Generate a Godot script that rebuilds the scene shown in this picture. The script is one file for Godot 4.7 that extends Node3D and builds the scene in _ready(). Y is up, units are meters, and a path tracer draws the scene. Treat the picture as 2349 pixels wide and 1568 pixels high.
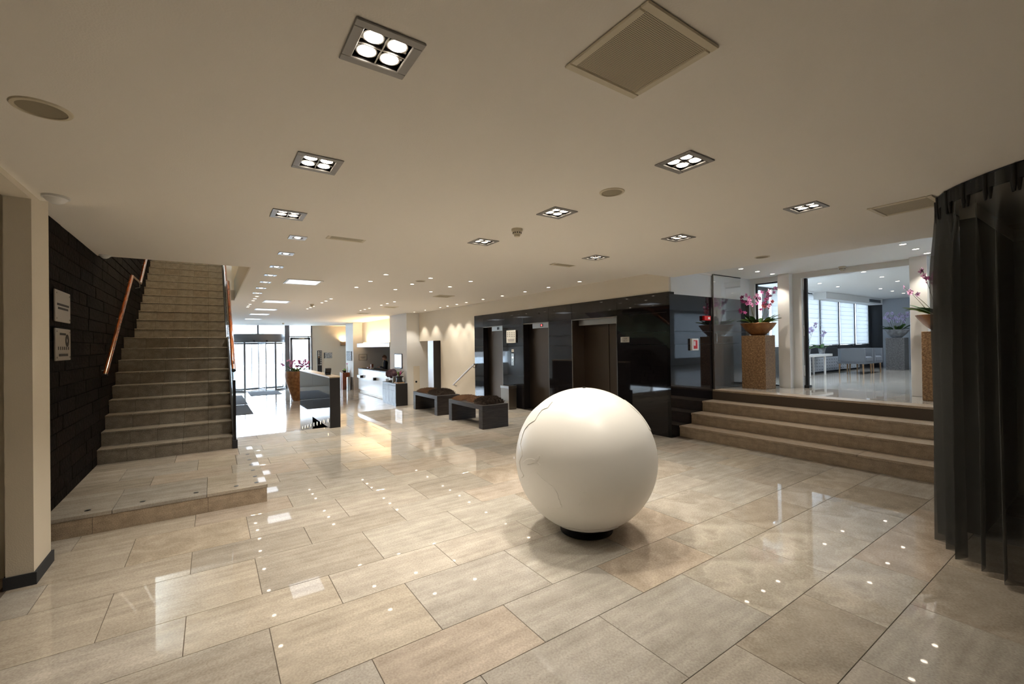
extends Node3D
# A hotel lobby. +X runs away to the viewer's right, -Z away to the left, y is up; the camera stands over the origin.

var used := {}
var rng := RandomNumberGenerator.new()
var M := {}
var cache := {}

func _ready() -> void:
	# camera
	var cam := Camera3D.new()
	cam.name = "camera"
	add_child(cam)
	cam.transform = Transform3D(Basis(Vector3(0.8250269, -0.0145867, 0.5649052), Vector3(0.0084039, 0.999873, 0.0135446), Vector3(-0.565031, -0.0064273, 0.8250446)), Vector3(0, 1.612, 0))
	cam.fov = 75.82827
	cam.near = 0.05
	cam.far = 200.0
	cam.current = true
	# an even bright overcast sky
	var sm := ProceduralSkyMaterial.new()
	sm.sky_top_color = Color(0.80, 0.90, 1.0)
	sm.sky_horizon_color = Color(0.88, 0.94, 1.0)
	sm.ground_bottom_color = Color(0.78, 0.82, 0.86)
	sm.ground_horizon_color = Color(0.88, 0.94, 1.0)
	sm.sky_energy_multiplier = 3.4
	sm.ground_energy_multiplier = 1.8
	sm.sun_angle_max = 0.0
	var sky := Sky.new()
	sky.sky_material = sm
	var env := Environment.new()
	env.background_mode = Environment.BG_SKY
	env.sky = sky
	env.tonemap_mode = Environment.TONE_MAPPER_LINEAR
	env.tonemap_exposure = 1.15
	env.sdfgi_enabled = true
	env.ssao_enabled = true
	env.ssil_enabled = true
	var we := WorldEnvironment.new()
	we.name = "surroundings"
	we.environment = env
	add_child(we)
	make_materials()
	more_materials()
	build_shell()
	build_stairs()
	build_raised_steps()
	build_lift_front()
	build_lamps()
	build_globe()
	build_furniture()
	build_curtain()
	build_landing_things()
	build_lounge_things()
	build_reception()
	build_orchids()
	build_person()
	build_ceiling_fittings()

func more_materials() -> void:
	mat("plate_grey", rgb(150, 144, 136), 0.3)
	mat("plate_pale", rgb(176, 174, 168), 0.4)
	mat("sign_grey", rgb(120, 118, 112), 0.7)
	var sk := noise(91, 0.05, 128, 128, 4)
	tri_tex(mat("sketch", rgb(255, 255, 255), 0.7), blend_tex(128, 128, rgb(120, 122, 124), rgb(225, 226, 226), [[sk, 1.0]]), 2.5)
	tri_tex(mat("sketch_dark", rgb(255, 255, 255), 0.5), blend_tex(128, 128, rgb(40, 42, 46), rgb(190, 192, 196), [[sk, 1.0]]), 2.5)

# ---------------------------------------------------------------- mesh builder
class MB:
	var v := PackedVector3Array()
	var n := PackedVector3Array()
	var t := PackedVector2Array()
	var ix := PackedInt32Array()
	var xf := Transform3D.IDENTITY

	func put(p: Vector3, nn: Vector3, uv := Vector2.ZERO) -> int:
		v.append(xf * p)
		n.append((xf.basis * nn).normalized())
		t.append(uv)
		return v.size() - 1

	# corners run counter-clockwise seen from outside
	func quad(a: Vector3, b: Vector3, c: Vector3, d: Vector3) -> void:
		var nn := (b - a).cross(c - a)
		if nn.length_squared() < 1e-14:
			nn = (c - a).cross(d - a)
		nn = nn.normalized()
		var i := put(a, nn, Vector2(0, 1))
		put(b, nn, Vector2(1, 1))
		put(c, nn, Vector2(1, 0))
		put(d, nn, Vector2(0, 0))
		ix.append_array([i, i + 2, i + 1, i, i + 3, i + 2])

	func tri(a: Vector3, b: Vector3, c: Vector3) -> void:
		var nn := (b - a).cross(c - a).normalized()
		var i := put(a, nn)
		put(b, nn)
		put(c, nn)
		ix.append_array([i, i + 2, i + 1])

	func box(lo: Vector3, hi: Vector3) -> MB:
		var a := lo
		var b := hi
		quad(Vector3(a.x, a.y, b.z), Vector3(b.x, a.y, b.z), Vector3(b.x, b.y, b.z), Vector3(a.x, b.y, b.z))
		quad(Vector3(b.x, a.y, a.z), Vector3(a.x, a.y, a.z), Vector3(a.x, b.y, a.z), Vector3(b.x, b.y, a.z))
		quad(Vector3(a.x, a.y, a.z), Vector3(a.x, a.y, b.z), Vector3(a.x, b.y, b.z), Vector3(a.x, b.y, a.z))
		quad(Vector3(b.x, a.y, b.z), Vector3(b.x, a.y, a.z), Vector3(b.x, b.y, a.z), Vector3(b.x, b.y, b.z))
		quad(Vector3(a.x, b.y, b.z), Vector3(b.x, b.y, b.z), Vector3(b.x, b.y, a.z), Vector3(a.x, b.y, a.z))
		quad(Vector3(a.x, a.y, a.z), Vector3(b.x, a.y, a.z), Vector3(b.x, a.y, b.z), Vector3(a.x, a.y, b.z))
		return self

	func cbox(c: Vector3, s: Vector3) -> MB:
		return box(c - s / 2, c + s / 2)

	# a box with chamfered edges
	func bevel(lo: Vector3, hi: Vector3, r: float) -> MB:
		var c := (lo + hi) / 2
		var h := (hi - lo) / 2
		r = minf(r, minf(h.x, minf(h.y, h.z)) * 0.95)
		var e := h - Vector3.ONE * r
		var ax := [Vector3.RIGHT, Vector3.UP, Vector3.BACK]
		for k in 3:
			for s in [-1.0, 1.0]:
				var u: Vector3 = ax[(k + 1) % 3]
				var w: Vector3 = ax[(k + 2) % 3]
				var o: Vector3 = ax[k] * (h[k] * s)
				var eu: float = e[(k + 1) % 3]
				var ew: float = e[(k + 2) % 3]
				var q := [c + o - u * eu - w * ew, c + o + u * eu - w * ew, c + o + u * eu + w * ew, c + o - u * eu + w * ew]
				if s > 0:
					quad(q[0], q[1], q[2], q[3])
				else:
					quad(q[3], q[2], q[1], q[0])
		for k in 3:
			var a: Vector3 = ax[k]
			var u: Vector3 = ax[(k + 1) % 3]
			var w: Vector3 = ax[(k + 2) % 3]
			for s in [-1.0, 1.0]:
				for p in [-1.0, 1.0]:
					var m = c + u * (s * h[(k + 1) % 3]) + w * (p * e[(k + 2) % 3])
					var m2 = c + u * (s * e[(k + 1) % 3]) + w * (p * h[(k + 2) % 3])
					var l: Vector3 = a * e[k]
					if s * p > 0:
						quad(m - l, m2 - l, m2 + l, m + l)
						fix(u * s + w * p)
					else:
						quad(m - l, m2 - l, m2 + l, m + l)
						fix(u * s + w * p)
		for sx in [-1.0, 1.0]:
			for sy in [-1.0, 1.0]:
				for sz in [-1.0, 1.0]:
					tri(c + Vector3(sx * h.x, sy * e.y, sz * e.z), c + Vector3(sx * e.x, sy * h.y, sz * e.z), c + Vector3(sx * e.x, sy * e.y, sz * h.z))
					fix3(Vector3(sx, sy, sz))
		return self

	func fix(way: Vector3) -> void: # turn the last quad to face a way
		var w := xf.basis * way
		if n[n.size() - 1].dot(w) < 0:
			var i := ix.size() - 6
			for k in [i, i + 3]:
				var x := ix[k + 1]
				ix[k + 1] = ix[k + 2]
				ix[k + 2] = x
			for k in 4:
				n[n.size() - 1 - k] = -n[n.size() - 1 - k]

	func fix3(way: Vector3) -> void:
		var w := xf.basis * way
		if n[n.size() - 1].dot(w) < 0:
			var i := ix.size() - 3
			var x := ix[i + 1]
			ix[i + 1] = ix[i + 2]
			ix[i + 2] = x
			for k in 3:
				n[n.size() - 1 - k] = -n[n.size() - 1 - k]

	# profile of (radius, height), from the bottom outside up; turned round y
	func lathe(prof: Array, seg := 32, at := Vector3.ZERO, from := 0.0, to := TAU) -> MB:
		var np := prof.size()
		var sn := []
		for i in np - 1:
			var d: Vector2 = prof[i + 1] - prof[i]
			sn.append(Vector2(d.y, -d.x).normalized())
		for i in np - 1:
			var n0: Vector2 = sn[i]
			var n1: Vector2 = sn[i]
			if i > 0 and sn[i - 1].dot(sn[i]) > 0.75:
				n0 = (sn[i - 1] + sn[i]).normalized()
			if i < np - 2 and sn[i + 1].dot(sn[i]) > 0.75:
				n1 = (sn[i + 1] + sn[i]).normalized()
			var first := v.size()
			for k in seg + 1:
				var a := from + (to - from) * k / seg
				var c := cos(a)
				var s := sin(a)
				put(at + Vector3(prof[i].x * c, prof[i].y, prof[i].x * s), Vector3(n0.x * c, n0.y, n0.x * s), Vector2(float(k) / seg, prof[i].y))
				put(at + Vector3(prof[i + 1].x * c, prof[i + 1].y, prof[i + 1].x * s), Vector3(n1.x * c, n1.y, n1.x * s), Vector2(float(k) / seg, prof[i + 1].y))
			for k in seg:
				var p := first + k * 2
				ix.append_array([p, p + 2, p + 1, p + 1, p + 2, p + 3])
		return self

	func tube(pts: Array, r0: float, r1: float, seg := 8, caps := true) -> MB:
		var m := pts.size()
		var first := v.size()
		var side := Vector3.ZERO
		for i in m:
			var d: Vector3 = (pts[mini(i + 1, m - 1)] - pts[maxi(i - 1, 0)]).normalized()
			if side == Vector3.ZERO:
				side = d.cross(Vector3.UP if absf(d.y) < 0.9 else Vector3.RIGHT).normalized()
			side = (side - d * side.dot(d)).normalized()
			var up := side.cross(d)
			var r := lerpf(r0, r1, float(i) / maxi(1, m - 1))
			for k in seg + 1:
				var a := TAU * k / seg
				var o := side * cos(a) + up * sin(a)
				put(pts[i] + o * r, o, Vector2(float(k) / seg, float(i) / m))
		for i in m - 1:
			for k in seg:
				var p := first + i * (seg + 1) + k
				ix.append_array([p, p + 1, p + seg + 1, p + 1, p + seg + 2, p + seg + 1])
		if caps:
			for e in 2:
				var i := 0 if e == 0 else m - 1
				var d: Vector3 = (pts[1] - pts[0]).normalized() * -1.0 if e == 0 else (pts[m - 1] - pts[m - 2]).normalized()
				var c := put(pts[i], xf.basis.inverse() * (xf.basis * d))
				var q := v.size()
				for k in seg + 1:
					v.append(v[first + i * (seg + 1) + k])
					n.append((xf.basis * d).normalized())
					t.append(Vector2.ZERO)
				for k in seg:
					if e == 0:
						ix.append_array([c, q + k + 1, q + k])
					else:
						ix.append_array([c, q + k, q + k + 1])
		return self

	# outline in (a, b), extruded from lo to hi along an axis: 0 = x (a=z,b=y), 1 = y (a=x,b=z), 2 = z (a=x,b=y)
	func prism(outline: PackedVector2Array, lo: float, hi: float, axis: int) -> MB:
		var f := func(p: Vector2, h: float) -> Vector3:
			return Vector3(h, p.y, p.x) if axis == 0 else Vector3(p.x, h, p.y) if axis == 1 else Vector3(p.x, p.y, h)
		var mid := Vector2.ZERO
		for p in outline:
			mid += p / outline.size()
		var idx := Geometry2D.triangulate_polygon(outline)
		var way := Vector3.RIGHT if axis == 0 else Vector3.UP if axis == 1 else Vector3.BACK
		for i in range(0, idx.size(), 3):
			tri(f.call(outline[idx[i]], hi), f.call(outline[idx[i + 1]], hi), f.call(outline[idx[i + 2]], hi))
			fix3(way)
			tri(f.call(outline[idx[i]], lo), f.call(outline[idx[i + 1]], lo), f.call(outline[idx[i + 2]], lo))
			fix3(-way)
		var ccw := not Geometry2D.is_polygon_clockwise(outline)
		for i in outline.size():
			var a := outline[i]
			var b := outline[(i + 1) % outline.size()]
			var d := (b - a).normalized()
			var o := Vector2(d.y, -d.x) if ccw else Vector2(-d.y, d.x)
			# Godot calls a polygon clockwise with y down; settle the side by a test point
			if Geometry2D.is_point_in_polygon((a + b) / 2 + o * 0.0005, outline):
				o = -o
			quad(f.call(a, lo), f.call(b, lo), f.call(b, hi), f.call(a, hi))
			fix(f.call(o, 0.0))
		return self

	func mesh() -> ArrayMesh:
		var a := []
		a.resize(Mesh.ARRAY_MAX)
		a[Mesh.ARRAY_VERTEX] = v
		a[Mesh.ARRAY_NORMAL] = n
		a[Mesh.ARRAY_TEX_UV] = t
		a[Mesh.ARRAY_INDEX] = ix
		var m := ArrayMesh.new()
		m.add_surface_from_arrays(Mesh.PRIMITIVE_TRIANGLES, a)
		return m


func V(x: float, y: float, z: float) -> Vector3:
	return Vector3(x, y, z)

func bxm(lo: Vector3, hi: Vector3) -> ArrayMesh:
	return MB.new().box(lo, hi).mesh()

func bvm(lo: Vector3, hi: Vector3, r := 0.004) -> ArrayMesh:
	return MB.new().bevel(lo, hi, r).mesh()

# ---------------------------------------------------------------- objects
func numbered(called: String) -> String:
	used[called] = used.get(called, -1) + 1
	return called if used[called] == 0 else "%s_%03d" % [called, used[called]]

func part(called: String, mesh: Mesh, m: Material, parent: Node, at := Vector3.ZERO, turn := 0.0) -> MeshInstance3D:
	var o := MeshInstance3D.new()
	o.name = called
	o.mesh = mesh
	o.material_override = m
	parent.add_child(o, true)
	o.position = at
	o.rotation.y = turn
	return o

func tag(o: Node, label: String, category: String, group := "") -> void:
	o.set_meta("label", label)
	o.set_meta("category", category)
	if group:
		o.set_meta("group", group)

func thing(called: String, label: String, category: String, at := Vector3.ZERO, group := "", turn := 0.0) -> Node3D:
	var o := Node3D.new()
	o.name = numbered(called)
	add_child(o)
	o.position = at
	o.rotation.y = turn
	tag(o, label, category, group)
	return o

func solo(called: String, mesh: Mesh, m: Material, label: String, category: String, at := Vector3.ZERO, group := "", turn := 0.0) -> MeshInstance3D:
	var o := part(numbered(called), mesh, m, self, at, turn)
	tag(o, label, category, group)
	return o

func structure(called: String, mesh: Mesh, m: Material, label := "") -> MeshInstance3D:
	var o := part(numbered(called), mesh, m, self)
	o.set_meta("kind", "structure")
	if label:
		tag(o, label, "building shell")
	return o

func shell(called: String, label := "") -> Node3D:
	var o := Node3D.new()
	o.name = numbered(called)
	add_child(o)
	o.set_meta("kind", "structure")
	if label:
		tag(o, label, "building shell")
	return o

# ---------------------------------------------------------------- materials
func rgb(r: float, g: float, b: float, a := 1.0) -> Color:
	return Color(r / 255.0, g / 255.0, b / 255.0, a)

func mat(key: String, c: Color, rough := 0.6, metal := 0.0, spec := 0.5) -> StandardMaterial3D:
	var m := StandardMaterial3D.new()
	m.resource_name = key
	m.albedo_color = c
	m.roughness = rough
	m.metallic = metal
	m.metallic_specular = spec
	M[key] = m
	return m

func glow(key: String, c: Color, e: float) -> StandardMaterial3D:
	var m := mat(key, Color.WHITE, 0.5)
	m.emission_enabled = true
	m.emission = c
	m.emission_energy_multiplier = e
	return m

func pane(key: String, c: Color, a := 0.1) -> StandardMaterial3D:
	var m := mat(key, Color(c.r, c.g, c.b, a), 0.02)
	m.transparency = BaseMaterial3D.TRANSPARENCY_ALPHA
	return m

func noise(sd: int, freq: float, w: int, h: int, oct := 4, kind := FastNoiseLite.TYPE_SIMPLEX_SMOOTH) -> PackedByteArray:
	var f := FastNoiseLite.new()
	f.seed = sd
	f.noise_type = kind
	f.frequency = freq
	f.fractal_octaves = oct
	var im := f.get_seamless_image(w, h)
	im.convert(Image.FORMAT_L8)
	return im.get_data()

func stretched(sd: int, freq: float, w0: int, h0: int, w: int, h: int, oct := 4) -> PackedByteArray:
	var f := FastNoiseLite.new()
	f.seed = sd
	f.noise_type = FastNoiseLite.TYPE_SIMPLEX_SMOOTH
	f.frequency = freq
	f.fractal_octaves = oct
	var im := f.get_seamless_image(w0, h0)
	im.convert(Image.FORMAT_L8)
	im.resize(w, h, Image.INTERPOLATE_CUBIC)
	return im.get_data()

func tex(im: Image) -> ImageTexture:
	return ImageTexture.create_from_image(im)

# layers: [bytes, amount, bend]; colour runs from a to b over their sum
func blend_tex(w: int, h: int, a: Color, b: Color, layers: Array, speck: PackedByteArray = PackedByteArray(), speck_at := 200, speck_c := Color.BLACK, speck_mix := 0.5) -> ImageTexture:
	var d := PackedByteArray()
	d.resize(w * h * 3)
	var total := 0.0
	for l in layers:
		total += l[1]
	var nl := layers.size()
	for i in w * h:
		var s := 0.0
		for k in nl:
			s += layers[k][0][i] * layers[k][1]
		s = clampf((s / (255.0 * total) - 0.5) * 1.9 + 0.5, 0.0, 1.0)
		var r := lerpf(a.r, b.r, s)
		var g := lerpf(a.g, b.g, s)
		var u := lerpf(a.b, b.b, s)
		if speck.size() and speck[i] > speck_at:
			var q := speck_mix * minf(1.0, (speck[i] - speck_at) / 22.0)
			r = lerpf(r, speck_c.r, q)
			g = lerpf(g, speck_c.g, q)
			u = lerpf(u, speck_c.b, q)
		d[i * 3] = int(r * 255.0)
		d[i * 3 + 1] = int(g * 255.0)
		d[i * 3 + 2] = int(u * 255.0)
	return tex(Image.create_from_data(w, h, false, Image.FORMAT_RGB8, d))

func tri_tex(m: StandardMaterial3D, t: Texture2D, per_metre: float, off := Vector3.ZERO, world := false) -> StandardMaterial3D:
	m.albedo_texture = t
	m.uv1_triplanar = true
	m.uv1_world_triplanar = world
	m.uv1_scale = Vector3.ONE * per_metre
	m.uv1_offset = off
	m.uv1_triplanar_sharpness = 8.0
	return m

func relief(m: StandardMaterial3D, t: Texture2D, centimetres: float) -> StandardMaterial3D:
	m.heightmap_enabled = true
	m.heightmap_texture = t
	m.heightmap_scale = centimetres
	return m

func grey_tex(bytes: PackedByteArray, w: int, h: int) -> ImageTexture:
	return tex(Image.create_from_data(w, h, false, Image.FORMAT_L8, bytes))

func make_materials() -> void:
	var W := 512
	var fine := noise(3, 0.22, W, W, 3)
	var mid := noise(5, 0.018, W, W, 5)
	var broad := noise(9, 0.006, W, W, 3)
	var streak := stretched(11, 0.05, 40, W, W, W, 4)
	var streak2 := stretched(21, 0.018, 90, W, W, W, 3)
	var pits := noise(17, 0.3, W, W, 2)
	# polished quartzite: long pale and grey bands with fine grain
	var stone := blend_tex(W, W, rgb(160, 154, 146), rgb(204, 199, 191), [[streak, 0.6], [streak2, 0.6], [fine, 1.0], [mid, 0.5]], pits, 200, rgb(128, 116, 104), 0.5)
	# the swirled slabs: bands bent by a slow noise
	var sw := PackedByteArray()
	sw.resize(W * W)
	for y in W:
		for x in W:
			var b := (broad[y * W + x] - 128) * 0.5 + (mid[y * W + x] - 128) * 0.12
			var yy := posmod(int(y + b), W)
			sw[y * W + x] = streak2[yy * W + x]
	var swirl := blend_tex(W, W, rgb(160, 152, 141), rgb(204, 196, 185), [[sw, 0.8], [fine, 1.0], [mid, 0.6]], pits, 200, rgb(132, 118, 104), 0.5)
	var tints := [rgb(252, 249, 244), rgb(240, 239, 237), rgb(252, 246, 236), rgb(232, 228, 222), rgb(252, 243, 235), rgb(246, 245, 241)]
	M.tiles = []
	M.swirls = []
	for k in 12:
		var m := mat("stone_tile", tints[k % 6], 0.025)
		tri_tex(m, stone, 0.55, V(k * 0.37, k * 0.21, k * 0.613))
		M.tiles.append(m)
	for k in 6:
		var m := mat("swirled_stone_tile", tints[(k + 2) % 6], 0.025)
		tri_tex(m, swirl, 0.5, V(k * 0.41, k * 0.23, k * 0.57))
		M.swirls.append(m)
	tri_tex(mat("lower_stone", rgb(252, 246, 238), 0.10), stone, 0.4, Vector3.ZERO, true)
	mat("grout", rgb(96, 86, 76), 0.9)
	# step stone: brownish granite grain
	var granite := blend_tex(W, W, rgb(150, 137, 120), rgb(204, 190, 171), [[fine, 1.4], [mid, 0.7], [streak, 0.35]], pits, 190, rgb(92, 80, 68), 0.6)
	tri_tex(mat("step_stone", rgb(255, 250, 244), 0.32), granite, 0.9)
	var grey_granite := blend_tex(W, W, rgb(112, 107, 100), rgb(176, 170, 160), [[fine, 1.6], [mid, 0.6]], pits, 185, rgb(70, 66, 62), 0.65)
	tri_tex(mat("stair_stone", rgb(255, 252, 246), 0.3), grey_granite, 0.9)
	tri_tex(mat("stair_stone_warm", rgb(248, 240, 230), 0.3), grey_granite, 0.9, V(0.3, 0.4, 0.1))
	# polished black granite
	var black := blend_tex(256, 256, rgb(22, 20, 21), rgb(33, 30, 31), [[noise(31, 0.35, 256, 256, 2), 1.0]])
	tri_tex(mat("black_granite", rgb(235, 235, 240), 0.035), black, 1.4)
	tri_tex(mat("black_slate", rgb(255, 255, 255), 0.55), black, 1.4)
	# rough wall stone
	var rock := blend_tex(W, W, rgb(18, 16, 15), rgb(38, 33, 30), [[mid, 1.0], [fine, 1.0]])
	M.rocks = []
	for k in 5:
		var m := mat("dark_wall_stone", [rgb(255, 250, 245), rgb(226, 220, 214), rgb(255, 240, 226), rgb(206, 200, 196), rgb(240, 236, 232)][k], 0.85, 0.0, 0.2)
		tri_tex(m, rock, 1.6, V(k * 0.31, k * 0.17, k * 0.43))
		relief(m, grey_tex(mid, W, W), 0.6)
		M.rocks.append(m)
	# paints
	var plaster := grey_tex(noise(41, 0.2, 256, 256, 3), 256, 256)
	for p in [["ceiling_paint", rgb(240, 235, 226)], ["wall_paint", rgb(226, 217, 200)], ["white_paint", rgb(232, 231, 228)], ["lounge_wall", rgb(168, 172, 178)], ["dark_paint", rgb(26, 25, 26)], ["charcoal_paint", rgb(52, 54, 58)], ["brown_paint", rgb(66, 54, 48)]]:
		var m := mat(p[0], p[1], 0.85)
		m.uv1_triplanar = true
		m.uv1_world_triplanar = true
		m.uv1_scale = Vector3.ONE * 2.0
		relief(m, plaster, 0.06)
	mat("gloss_white", rgb(236, 234, 230), 0.18)
	# plinth: chopped strands pressed in brown resin
	var chips := noise(51, 0.045, W, W, 2, FastNoiseLite.TYPE_CELLULAR)
	var strand := blend_tex(W, W, rgb(92, 66, 42), rgb(190, 156, 116), [[chips, 1.0], [fine, 1.0], [mid, 0.5]])
	relief(tri_tex(mat("plinth_brown", rgb(255, 250, 244), 0.45), strand, 1.8), grey_tex(chips, W, W), 0.5)
	relief(tri_tex(mat("plinth_cool_lit", rgb(210, 214, 220), 0.45), blend_tex(W, W, rgb(84, 80, 76), rgb(168, 162, 156), [[chips, 1.0], [fine, 1.0], [mid, 0.5]]), 1.8), grey_tex(chips, W, W), 0.5)  # same strand plinth, with the lounge's cool light put into a grey colour
	# metals
	mat("steel", rgb(172, 170, 166), 0.28, 1.0)
	mat("brushed_steel", rgb(140, 132, 122), 0.36, 1.0)
	mat("lift_door", rgb(96, 85, 75), 0.4, 1.0)
	mat("fixture_grey", rgb(150, 148, 145), 0.45, 0.2)
	mat("fixture_silver", rgb(206, 210, 216), 0.35, 0.4)
	mat("chrome", rgb(214, 214, 214), 0.08, 1.0)
	mat("dark_metal", rgb(40, 40, 42), 0.4, 0.6)
	mat("facade_grey", rgb(112, 114, 118), 0.4, 0.3)
	var bronze := blend_tex(256, 256, rgb(122, 80, 44), rgb(176, 126, 76), [[noise(61, 0.02, 256, 256, 4), 1.0], [noise(62, 0.2, 256, 256, 2), 0.5]])
	tri_tex(mat("bronze", rgb(255, 248, 240), 0.42, 0.25), bronze, 1.2)
	tri_tex(mat("silver_bowl", rgb(200, 204, 210), 0.45, 0.2), blend_tex(256, 256, rgb(150, 148, 146), rgb(206, 204, 202), [[noise(61, 0.02, 256, 256, 4), 1.0]]), 1.2)
	var grain := blend_tex(256, 256, rgb(108, 52, 20), rgb(176, 98, 46), [[stretched(71, 0.08, 256, 20, 256, 256, 3), 1.0]])
	var rail := tri_tex(mat("rail_wood", rgb(255, 245, 236), 0.16), grain, 2.0)
	rail.clearcoat_enabled = true
	rail.clearcoat = 1.0
	rail.clearcoat_roughness = 0.06
	tri_tex(mat("brown_wood", rgb(214, 196, 180), 0.4), grain, 1.5)
	var wenge := blend_tex(256, 256, rgb(34, 30, 28), rgb(58, 51, 48), [[stretched(73, 0.06, 24, 256, 256, 256, 4), 1.0], [noise(74, 0.2, 256, 256, 2), 0.5]])
	tri_tex(mat("wenge", rgb(255, 250, 248), 0.45), wenge, 1.6)
	tri_tex(mat("cabinet_grey", rgb(225, 230, 236), 0.35), blend_tex(256, 256, rgb(118, 122, 126), rgb(152, 156, 160), [[stretched(75, 0.06, 256, 24, 256, 256, 3), 1.0]]), 1.5)
	tri_tex(mat("pale_wood", rgb(255, 250, 244), 0.5), blend_tex(256, 256, rgb(150, 118, 86), rgb(190, 158, 122), [[stretched(75, 0.06, 256, 24, 256, 256, 3), 1.0]]), 2.0)
	# textiles
	var tuft := noise(81, 0.06, W, W, 4)
	var fur := blend_tex(W, W, rgb(32, 24, 19), rgb(96, 78, 62), [[tuft, 1.0], [stretched(82, 0.1, 60, W, W, W, 3), 0.7]])
	M.fur_dark = relief(tri_tex(mat("dark_fur", rgb(255, 250, 245), 0.9), fur, 2.6), grey_tex(tuft, W, W), 3.0)
	M.fur_brown = relief(tri_tex(mat("brown_fur", rgb(226, 206, 184), 0.9), blend_tex(W, W, rgb(84, 62, 40), rgb(150, 116, 78), [[tuft, 1.0], [fine, 0.6]]), 2.6), grey_tex(tuft, W, W), 2.2)
	var weave := grey_tex(noise(83, 0.4, 256, 256, 2), 256, 256)
	relief(tri_tex(mat("grey_fabric", rgb(142, 146, 154), 0.9), weave, 6.0), weave, 0.2)
	M.grey_fabric.albedo_texture = blend_tex(256, 256, rgb(200, 200, 200), rgb(255, 255, 255), [[noise(84, 0.3, 256, 256, 2), 1.0]])
	mat("mat_fibre", rgb(76, 76, 80), 0.95)
	relief(tri_tex(M.mat_fibre, blend_tex(256, 256, rgb(190, 190, 190), rgb(255, 255, 255), [[noise(85, 0.4, 256, 256, 2), 1.0]]), 3.0), weave, 0.4)
	var cm := mat("sheer_curtain", Color(0.3, 0.305, 0.295, 0.64), 0.9)
	cm.transparency = BaseMaterial3D.TRANSPARENCY_ALPHA
	cm.cull_mode = BaseMaterial3D.CULL_DISABLED
	mat("curtain_tape", rgb(30, 29, 27), 0.9)
	var bl := mat("blind_cloth", rgb(232, 234, 236), 0.9)
	bl.backlight_enabled = true
	bl.backlight = Color(0.46, 0.46, 0.46)
	# glass
	pane("glass", rgb(236, 246, 242), 0.06)
	pane("green_glass", rgb(150, 200, 180), 0.16)
	pane("door_glass", rgb(226, 236, 240), 0.05)
	# the ball
	var g := mat("globe_white", rgb(238, 236, 230), 0.45)
	g.clearcoat_enabled = true
	g.clearcoat = 0.35
	g.clearcoat_roughness = 0.3
	# plants
	var leaf := mat("leaf_green", rgb(62, 104, 46), 0.38)
	leaf.backlight_enabled = true
	leaf.backlight = Color(0.12, 0.2, 0.05)
	mat("leaf_dark", rgb(40, 74, 42), 0.4)
	mat("leaf_lime", rgb(120, 150, 60), 0.42)
	mat("stem_green", rgb(70, 66, 40), 0.6)
	for p in [["petal_pink", rgb(224, 118, 186)], ["petal_pale", rgb(238, 176, 214)], ["petal_magenta", rgb(150, 36, 104)], ["petal_lilac", rgb(206, 198, 232)], ["petal_coral", rgb(214, 92, 92)]]:
		var m := mat(p[0], p[1], 0.6)
		m.backlight_enabled = true
		m.backlight = Color(0.25, 0.25, 0.25)
	mat("petal_core", rgb(122, 20, 70), 0.6)
	mat("hydrangea", rgb(84, 58, 66), 0.85)
	relief(tri_tex(mat("moss", rgb(150, 120, 60), 0.95), blend_tex(256, 256, rgb(110, 90, 60), rgb(255, 240, 190), [[noise(86, 0.15, 256, 256, 3), 1.0]]), 5.0), weave, 1.5)
	# small stuff
	mat("black_plastic", rgb(20, 20, 21), 0.35)
	mat("ivory_plastic", rgb(214, 204, 180), 0.45)
	mat("white_plastic", rgb(226, 226, 224), 0.4)
	mat("speaker_grille", rgb(150, 140, 118), 0.7)
	mat("red_plastic", rgb(200, 24, 26), 0.35)
	mat("paper", rgb(226, 222, 212), 0.8)
	mat("ink", rgb(40, 38, 38), 0.8)
	mat("skin", rgb(214, 162, 132), 0.5)
	mat("hair", rgb(120, 78, 48), 0.6)
	mat("navy_cloth", rgb(24, 24, 34), 0.85)
	mat("cream_cloth", rgb(222, 206, 170), 0.85)
	mat("outside_paving", rgb(200, 200, 198), 0.9)
	# things that give off light
	glow("bulb_warm", Color(1.0, 0.93, 0.84), 22.0)
	glow("bulb_soft", Color(1.0, 0.93, 0.84), 12.0)
	glow("panel_day", Color(0.93, 0.96, 1.0), 1.3)
	glow("cove_glow", Color(1.0, 0.86, 0.66), 5.0)
	glow("marker_glow", Color(1.0, 0.86, 0.62), 6.0)
	glow("screen_glow", Color(0.9, 0.95, 1.0), 1.0)
	glow("red_digit", Color(1.0, 0.08, 0.05), 2.0)
	glow("button_glow", Color(1.0, 1.0, 1.0), 2.0)

# ---------------------------------------------------------------- heights and lines of the building
const YC := 2.72      # dropped ceiling over the camera
const YB := 2.84      # ceiling of the lobby behind
const YLC := 2.87     # ceiling over the landing and the lounge
const YL := -0.5475   # lower lobby floor
const YP := 0.73      # landing and lounge floor
const XE := 6.40      # face of the granite round the lifts

func cut_slab(lo: Vector3, hi: Vector3, holes: Array) -> ArrayMesh:
	var xs := [lo.x, hi.x]
	var zs := [lo.z, hi.z]
	for r: Rect2 in holes:
		for x in [r.position.x, r.end.x]:
			if x > lo.x and x < hi.x and not xs.has(x):
				xs.append(x)
		for z in [r.position.y, r.end.y]:
			if z > lo.z and z < hi.z and not zs.has(z):
				zs.append(z)
	xs.sort()
	zs.sort()
	var b := MB.new()
	for i in xs.size() - 1:
		for j in zs.size() - 1:
			var c := Vector2((xs[i] + xs[i + 1]) / 2, (zs[j] + zs[j + 1]) / 2)
			var open := false
			for r: Rect2 in holes:
				open = open or r.has_point(c)
			if not open:
				b.box(V(xs[i], lo.y, zs[j]), V(xs[i + 1], hi.y, zs[j + 1]))
	return b.mesh()

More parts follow.
